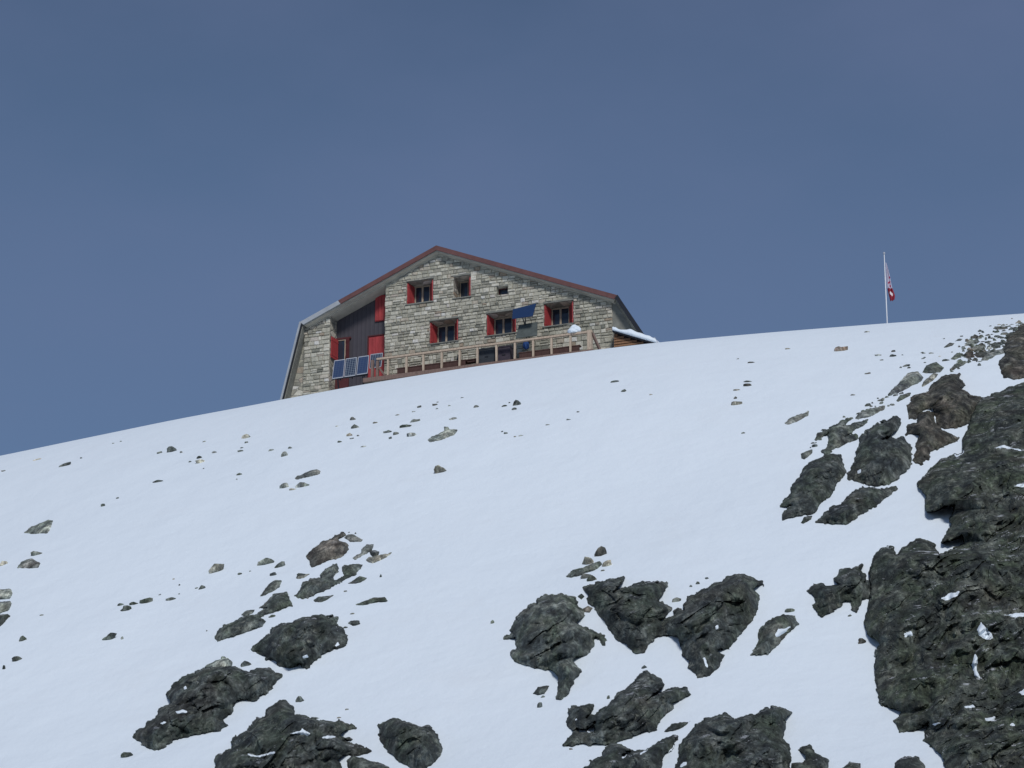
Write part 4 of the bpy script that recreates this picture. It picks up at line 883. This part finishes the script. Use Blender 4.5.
# folding chair, dark
x, _ = loc(454.5, 360, -1.1); e = thing('deck_chair', 'dark chair turned sideways behind the railing below the left window', 'chair', (x, -1.1, 0))
m = MB(); m.box(-.22, .2, -.2, .2, .38, .43); m.build('seat', M['dark'], e)
m = MB(); m.hexa([(.16, -.2, .42), (.21, -.2, .42), (.21, .2, .42), (.16, .2, .42), (.22, -.2, .82), (.26, -.2, .82), (.26, .2, .82), (.22, .2, .82)]); m.build('backrest', M['dark'], e)
for sx in (-.19, .17):
    for sy in (-.17, .17):
        m = MB(); m.bar((sx, sy, 0), (sx, sy, .38), .035, .035); m.build('leg', M['dark'], e)
# blobs: blue bag, heaps of snow
def blob(name, c, r, mat, label, cat, seed, lump=.18, flat=None):
    import bmesh
    bm = bmesh.new(); bmesh.ops.create_icosphere(bm, subdivisions=4, radius=1); v = np.array([q.co[:] for q in bm.verts]); f = [[w.index for w in q.verts] for q in bm.faces]; bm.free()
    k = 1 + lump * (fbm(v[:, 0] * 1.7 + seed, v[:, 2] * 1.7 + v[:, 1] * 1.3 + seed, 3)) * 2
    v = v * k[:, None] * np.array(r)
    if flat is not None: v[:, 2] = np.maximum(v[:, 2], -flat)
    e = mesh_obj(name, v.tolist(), f, mat, smooth=True); e.location = world(c); e.rotation_euler = (0, 0, -TH); return tag(e, label, cat)
p = P(526.3, 344.2, -1.2); blob('bag', p, (.15, .13, .25), M['blue'], 'bright blue bag hanging behind the railing below the blue panel', 'bag', 3, .22)
p = P(574.5, 327.8, -1.7); blob('snow_heap', (p[0], DY - .01, zt + .13), (.33, .2, .24), M['snow'], 'white lump of snow sitting on the right part of the top rail', 'snow heap', 9, .22, .14)
for px, L, lb in ((432, 3.5, 'long low dark red bench right behind the left part of the railing'), (550, 3.0, 'long low dark red bench right behind the right part of the railing')):
    x_ = loc(px, 360, -1.5)[0]; e = thing('bench', lb, 'bench', (x_, -1.5, 0), 'low benches along the railing')
    m = MB(); m.box(-L / 2, L / 2, -.12, .12, .36, .41); m.build('seat', M['redwood'], e)
    m = MB(); m.box(-L / 2 + .03, L / 2 - .03, -.10, -.075, .02, .355); m.build('front_board', M['redwood'], e)
    for q in (-1, 1): m = MB(); m.box(q * L * .46 - .03, q * L * .46 + .03, -.07, .10, .0, .355); m.build('leg', M['wood2'], e)
# thin snow lying on the terrace
m = MB(); 
# ---- lean-to at the right end
LY = -.62
lx0 = loc(613.2, 340, LY)[0]; a0 = loc(613.2, 332.6, LY); a1 = loc(655, 344.8, LY)
le = thing('lean_to_shed', 'low wooden lean-to with thick snow on its roof at the right end of the hut', 'shed', (lx0, LY, 0)); o3 = (lx0, LY, 0)
m = MB(); zz = -2.2
xr = a1[0]
def lz(x): return a0[1] + (a1[1] - a0[1]) * (x - a0[0]) / (a1[0] - a0[0])
x_at = lambda z: a0[0] + (z - a0[1]) * (a1[0] - a0[0]) / (a1[1] - a0[1])
m.hexa([(lx0 + .01, LY + .14, -2.5), (xr - .05, LY + .14, -2.5), (xr - .05, LY + .16, -2.5), (lx0 + .01, LY + .16, -2.5), (lx0 + .01, LY + .14, lz(lx0) - .02), (xr - .05, LY + .14, lz(xr) - .02), (xr - .05, LY + .16, lz(xr) - .02), (lx0 + .01, LY + .16, lz(lx0) - .02)])
m.build('wall', M['redwood'], le, o3)
m = MB(); z = -1.4
while z < a0[1] - .05:
    xe = min(xr - .04, x_at(z + .09)); 
    if xe > lx0 + .1: m.hexa([(lx0 + .015, LY + .05, z), (xe, LY + .05, z), (xe, LY + .135, z), (lx0 + .015, LY + .135, z), (lx0 + .015, LY + .08, z + .10), (xe, LY + .08, z + .10), (xe, LY + .135, z + .10), (lx0 + .015, LY + .135, z + .10)])
    z += .135
m.build('slats', mat_wood('orange_brown_wood', (.27, .15, .085)), le, o3)
m = MB(); y0_, y1_ = LY - .12, 4.0
m.hexa([(lx0, y0_, lz(lx0) - .0), (xr + .08, y0_, lz(xr + .08)), (xr + .08, y1_, lz(xr + .08)), (lx0, y1_, lz(lx0)), (lx0, y0_, lz(lx0) + .07), (xr + .08, y0_, lz(xr + .08) + .07), (xr + .08, y1_, lz(xr + .08) + .07), (lx0, y1_, lz(lx0) + .07)]); lr = m.build('roof', M['black'], le, o3)
# snow layer with an uneven lip
nxs, nys = 40, 26; V = []; 
gx = np.linspace(lx0 + .01, xr + .12, nxs); gy = np.linspace(y0_ - .05, y1_, nys)
for i, x in enumerate(gx):
    for j, y in enumerate(gy):
        ed_ = min(1, (j + .35) / 1.0, (nxs - 1 - i) / 2.0 + .0); hgt = .30 + .16 * float(fbm(np.array(x * 2.3), np.array(y * 1.5 + 7), 3)) + .05 * math.sin(x * 5 + .7)
        V.append((x, y, lz(x) + .075 + hgt * math.sqrt(max(0, ed_)) * (1 if i > 1 else .8)))
nb = len(V)
for i, x in enumerate(gx):
    for j, y in enumerate(gy): V.append((x, y, lz(x) + .073))
Fc = []
for i in range(nxs - 1):
    for j in range(nys - 1):
        a = i * nys + j; Fc.append((a, a + nys, a + nys + 1, a + 1)); Fc.append((nb + a, nb + a + 1, nb + a + nys + 1, nb + a + nys))
for i in range(nxs - 1):
    for j in (0, nys - 1): a = i * nys + j; Fc.append((a, nb + a, nb + a + nys, a + nys))
for j in range(nys - 1):
    for i in (0, nxs - 1): a = i * nys + j; Fc.append((a, a + 1, nb + a + 1, nb + a))
V = [(v[0] - o3[0], v[1] - o3[1], v[2] - o3[2]) for v in V]
mesh_obj('snow_cover', V, Fc, M['snow'], le, smooth=True)
q0 = P(654.5, 337.5, LY); q1 = P(658, 343, LY)
m = MB(); m.bar((q0[0], LY, q0[2]), (q1[0], LY, q1[2]), .05, .04); m.build('gutter_bracket', M['alu'], le, o3)

# ------------------------------------------------------------------ flagpole and flag
fy = 119.0
def atY(px, py, Y): d = rays(np.array(float(px)), np.array(float(py))); return d * (Y / d[1])
b0 = atY(887, 324, fy); t0 = atY(884.2, 254.5, fy); gz = float(terr(b0[0], fy))
pole = bpy.data.objects.new('flagpole', None); COL.objects.link(pole); pole.location = (b0[0], fy, gz)
tag(pole, 'thin white flagpole standing alone on the snowy crest at right', 'flagpole')
hp = t0[2] - gz; dxp = t0[0] - b0[0] 
m = MB(); m.tube([(0, 0, -.4), (dxp * .5, 0, hp * .5), (dxp, 0, hp)], [.034, .028, .020], 10); m.build('pole', M['white'], pole, smooth=True)
m = MB(); m.tube([(dxp, 0, hp), (dxp, 0, hp + .03), (dxp, 0, hp + .09), (dxp, 0, hp + .13)], [.03, .055, .055, .02], 10); m.build('finial', M['alu'], pole, smooth=True)
# limp flag: a cloth hanging in folds from its hoist, two halves white and red with marks
def fmat():
    t = NT('flag_cloth', .8, .2); tc = t.n('ShaderNodeAttribute', attribute_name='cloth'); sp = t.n('ShaderNodeSeparateColor'); t.l(tc.outputs['Color'], sp.inputs[0])
    u, v = sp.outputs[0], sp.outputs[1]
    half = t.math('LESS_THAN', v, .33)
    c = t.mix(half, (.58, .54, .64), (.30, .03, .05))
    def spot(cu, cv, ru, rv):
        a = t.math('POWER', t.math('DIVIDE', t.math('SUBTRACT', u, cu), ru), 2); b = t.math('POWER', t.math('DIVIDE', t.math('SUBTRACT', v, cv), rv), 2)
        return t.math('LESS_THAN', t.math('ADD', a, b), 1)
    c = t.mix(spot(.45, .19, .28, .055), c, (.78, .74, .76))
    for cu, cv in ((.75, .50), (.35, .46), (.85, .62), (.7, .40)): c = t.mix(spot(cu, cv, .13, .03), c, (.42, .03, .10))
    return t.col(c)
nu, nv = 14, 40; V = []; at = []
tl = atY(885.0, 262, fy) - np.array([b0[0], fy, gz])
ft = tl[2]; fb = (atY(889, 301, fy)[2]) - gz
for i in range(nv):
    v = i / (nv - 1)                    # 0 top, 1 bottom
    z = ft + (fb - ft) * v
    xl = tl[0] + .03 + .02 * v + (.12 * max(0, v - .62) / .38) ; wd = .05 + .25 * min(1, v * 1.2) ** .9
    if v > .86: wd *= 1 - (v - .86) * 2.2
    for j in range(nu):
        u = j / (nu - 1); fold = .07 * math.sin(u * 11 + v * 2.0) * min(1, v * 3 + .2)
        droop = -.10 * u * (1 - v) + (.12 * u * u if v > .9 else 0) * (v - .9) * 5
        V.append((xl + wd * u * .9, fold, z + droop)); at.append((u, 1 - v, 0, 1))
Fc = [(i * nu + j, i * nu + j + 1, (i + 1) * nu + j + 1, (i + 1) * nu + j) for i in range(nv - 1) for j in range(nu - 1)]
fl = mesh_obj('flag', V, Fc, fmat(), smooth=True); fl.location = pole.location
ca = fl.data.color_attributes.new('cloth', 'FLOAT_COLOR', 'POINT'); ca.data.foreach_set('color', [c for q in at for c in q])
sm = fl.modifiers.new('thickness', 'SOLIDIFY'); sm.thickness = .004
tag(fl, 'limp white and red flag hanging from the pole on the crest', 'flag')

# ------------------------------------------------------------------ light
EL, AZ = R(39), R(171)
w = bpy.data.worlds.new('World'); S.world = w; w.use_nodes = True; nt = w.node_tree; bg = nt.nodes['Background']
sky = nt.nodes.new('ShaderNodeTexSky'); sky.sky_type = 'NISHITA'; sky.sun_disc = False; sky.sun_elevation = EL; sky.sun_rotation = AZ
sky.altitude = 2800; sky.air_density = 1.0; sky.dust_density = 0.6; sky.ozone_density = 1.0
# thin veil of high cloud, in sky directions
tc = nt.nodes.new('ShaderNodeTexCoord'); mp = nt.nodes.new('ShaderNodeMapping'); mp.inputs['Scale'].default_value = (3.2, 3.2, 6); mp.inputs['Rotation'].default_value = (0, R(35), 0)
nt.links.new(tc.outputs['Generated'], mp.inputs[0])
no = nt.nodes.new('ShaderNodeTexNoise'); no.inputs['Scale'].default_value = 1.6; no.inputs['Detail'].default_value = 5; no.inputs['Roughness'].default_value = .5; nt.links.new(mp.outputs[0], no.inputs[0])
rp = nt.nodes.new('ShaderNodeValToRGB'); rp.color_ramp.elements[0].position = .3; rp.color_ramp.elements[0].color = (.06, .06, .06, 1); rp.color_ramp.elements[1].position = .7; rp.color_ramp.elements[1].color = (.62, .62, .62, 1)
nt.links.new(no.outputs['Fac'], rp.inputs[0])
mx = nt.nodes.new('ShaderNodeMix'); mx.data_type = 'RGBA'; nt.links.new(rp.outputs[0], mx.inputs[0]); nt.links.new(sky.outputs[0], mx.inputs[6]); mx.inputs[7].default_value = (1.9, 2.45, 4.3, 1)
sz = nt.nodes.new('ShaderNodeSeparateXYZ'); nt.links.new(tc.outputs['Generated'], sz.inputs[0])
mr = nt.nodes.new('ShaderNodeMapRange'); mr.inputs['From Min'].default_value = .28; mr.inputs['From Max'].default_value = .50; mr.inputs['To Min'].default_value = .55; mr.inputs['To Max'].default_value = 0
nt.links.new(sz.outputs['Z'], mr.inputs[0])
m2 = nt.nodes.new('ShaderNodeMix'); m2.data_type = 'RGBA'; nt.links.new(mr.outputs[0], m2.inputs[0]); nt.links.new(mx.outputs[2], m2.inputs[6]); m2.inputs[7].default_value = (1.55, 2.7, 4.9, 1)
nt.links.new(m2.outputs[2], bg.inputs[0]); bg.inputs['Strength'].default_value = .070
sd = bpy.data.lights.new('sun', 'SUN'); sd.energy = 2.28; sd.angle = R(11); sd.color = (1, .985, .965)
so = bpy.data.objects.new('sun', sd); COL.objects.link(so)
dirv = Vector((math.sin(AZ) * math.cos(EL), math.cos(AZ) * math.cos(EL), math.sin(EL)))
so.rotation_euler = dirv.to_track_quat('Z', 'Y').to_euler(); so.location = (30, -20, 80)
vs = S.view_settings; S.display_settings.display_device = 'sRGB'; vs.view_transform = 'Standard'; vs.look = 'None'; vs.exposure = 0; vs.gamma = 1; vs.use_curve_mapping = False
S.render.engine = 'CYCLES'
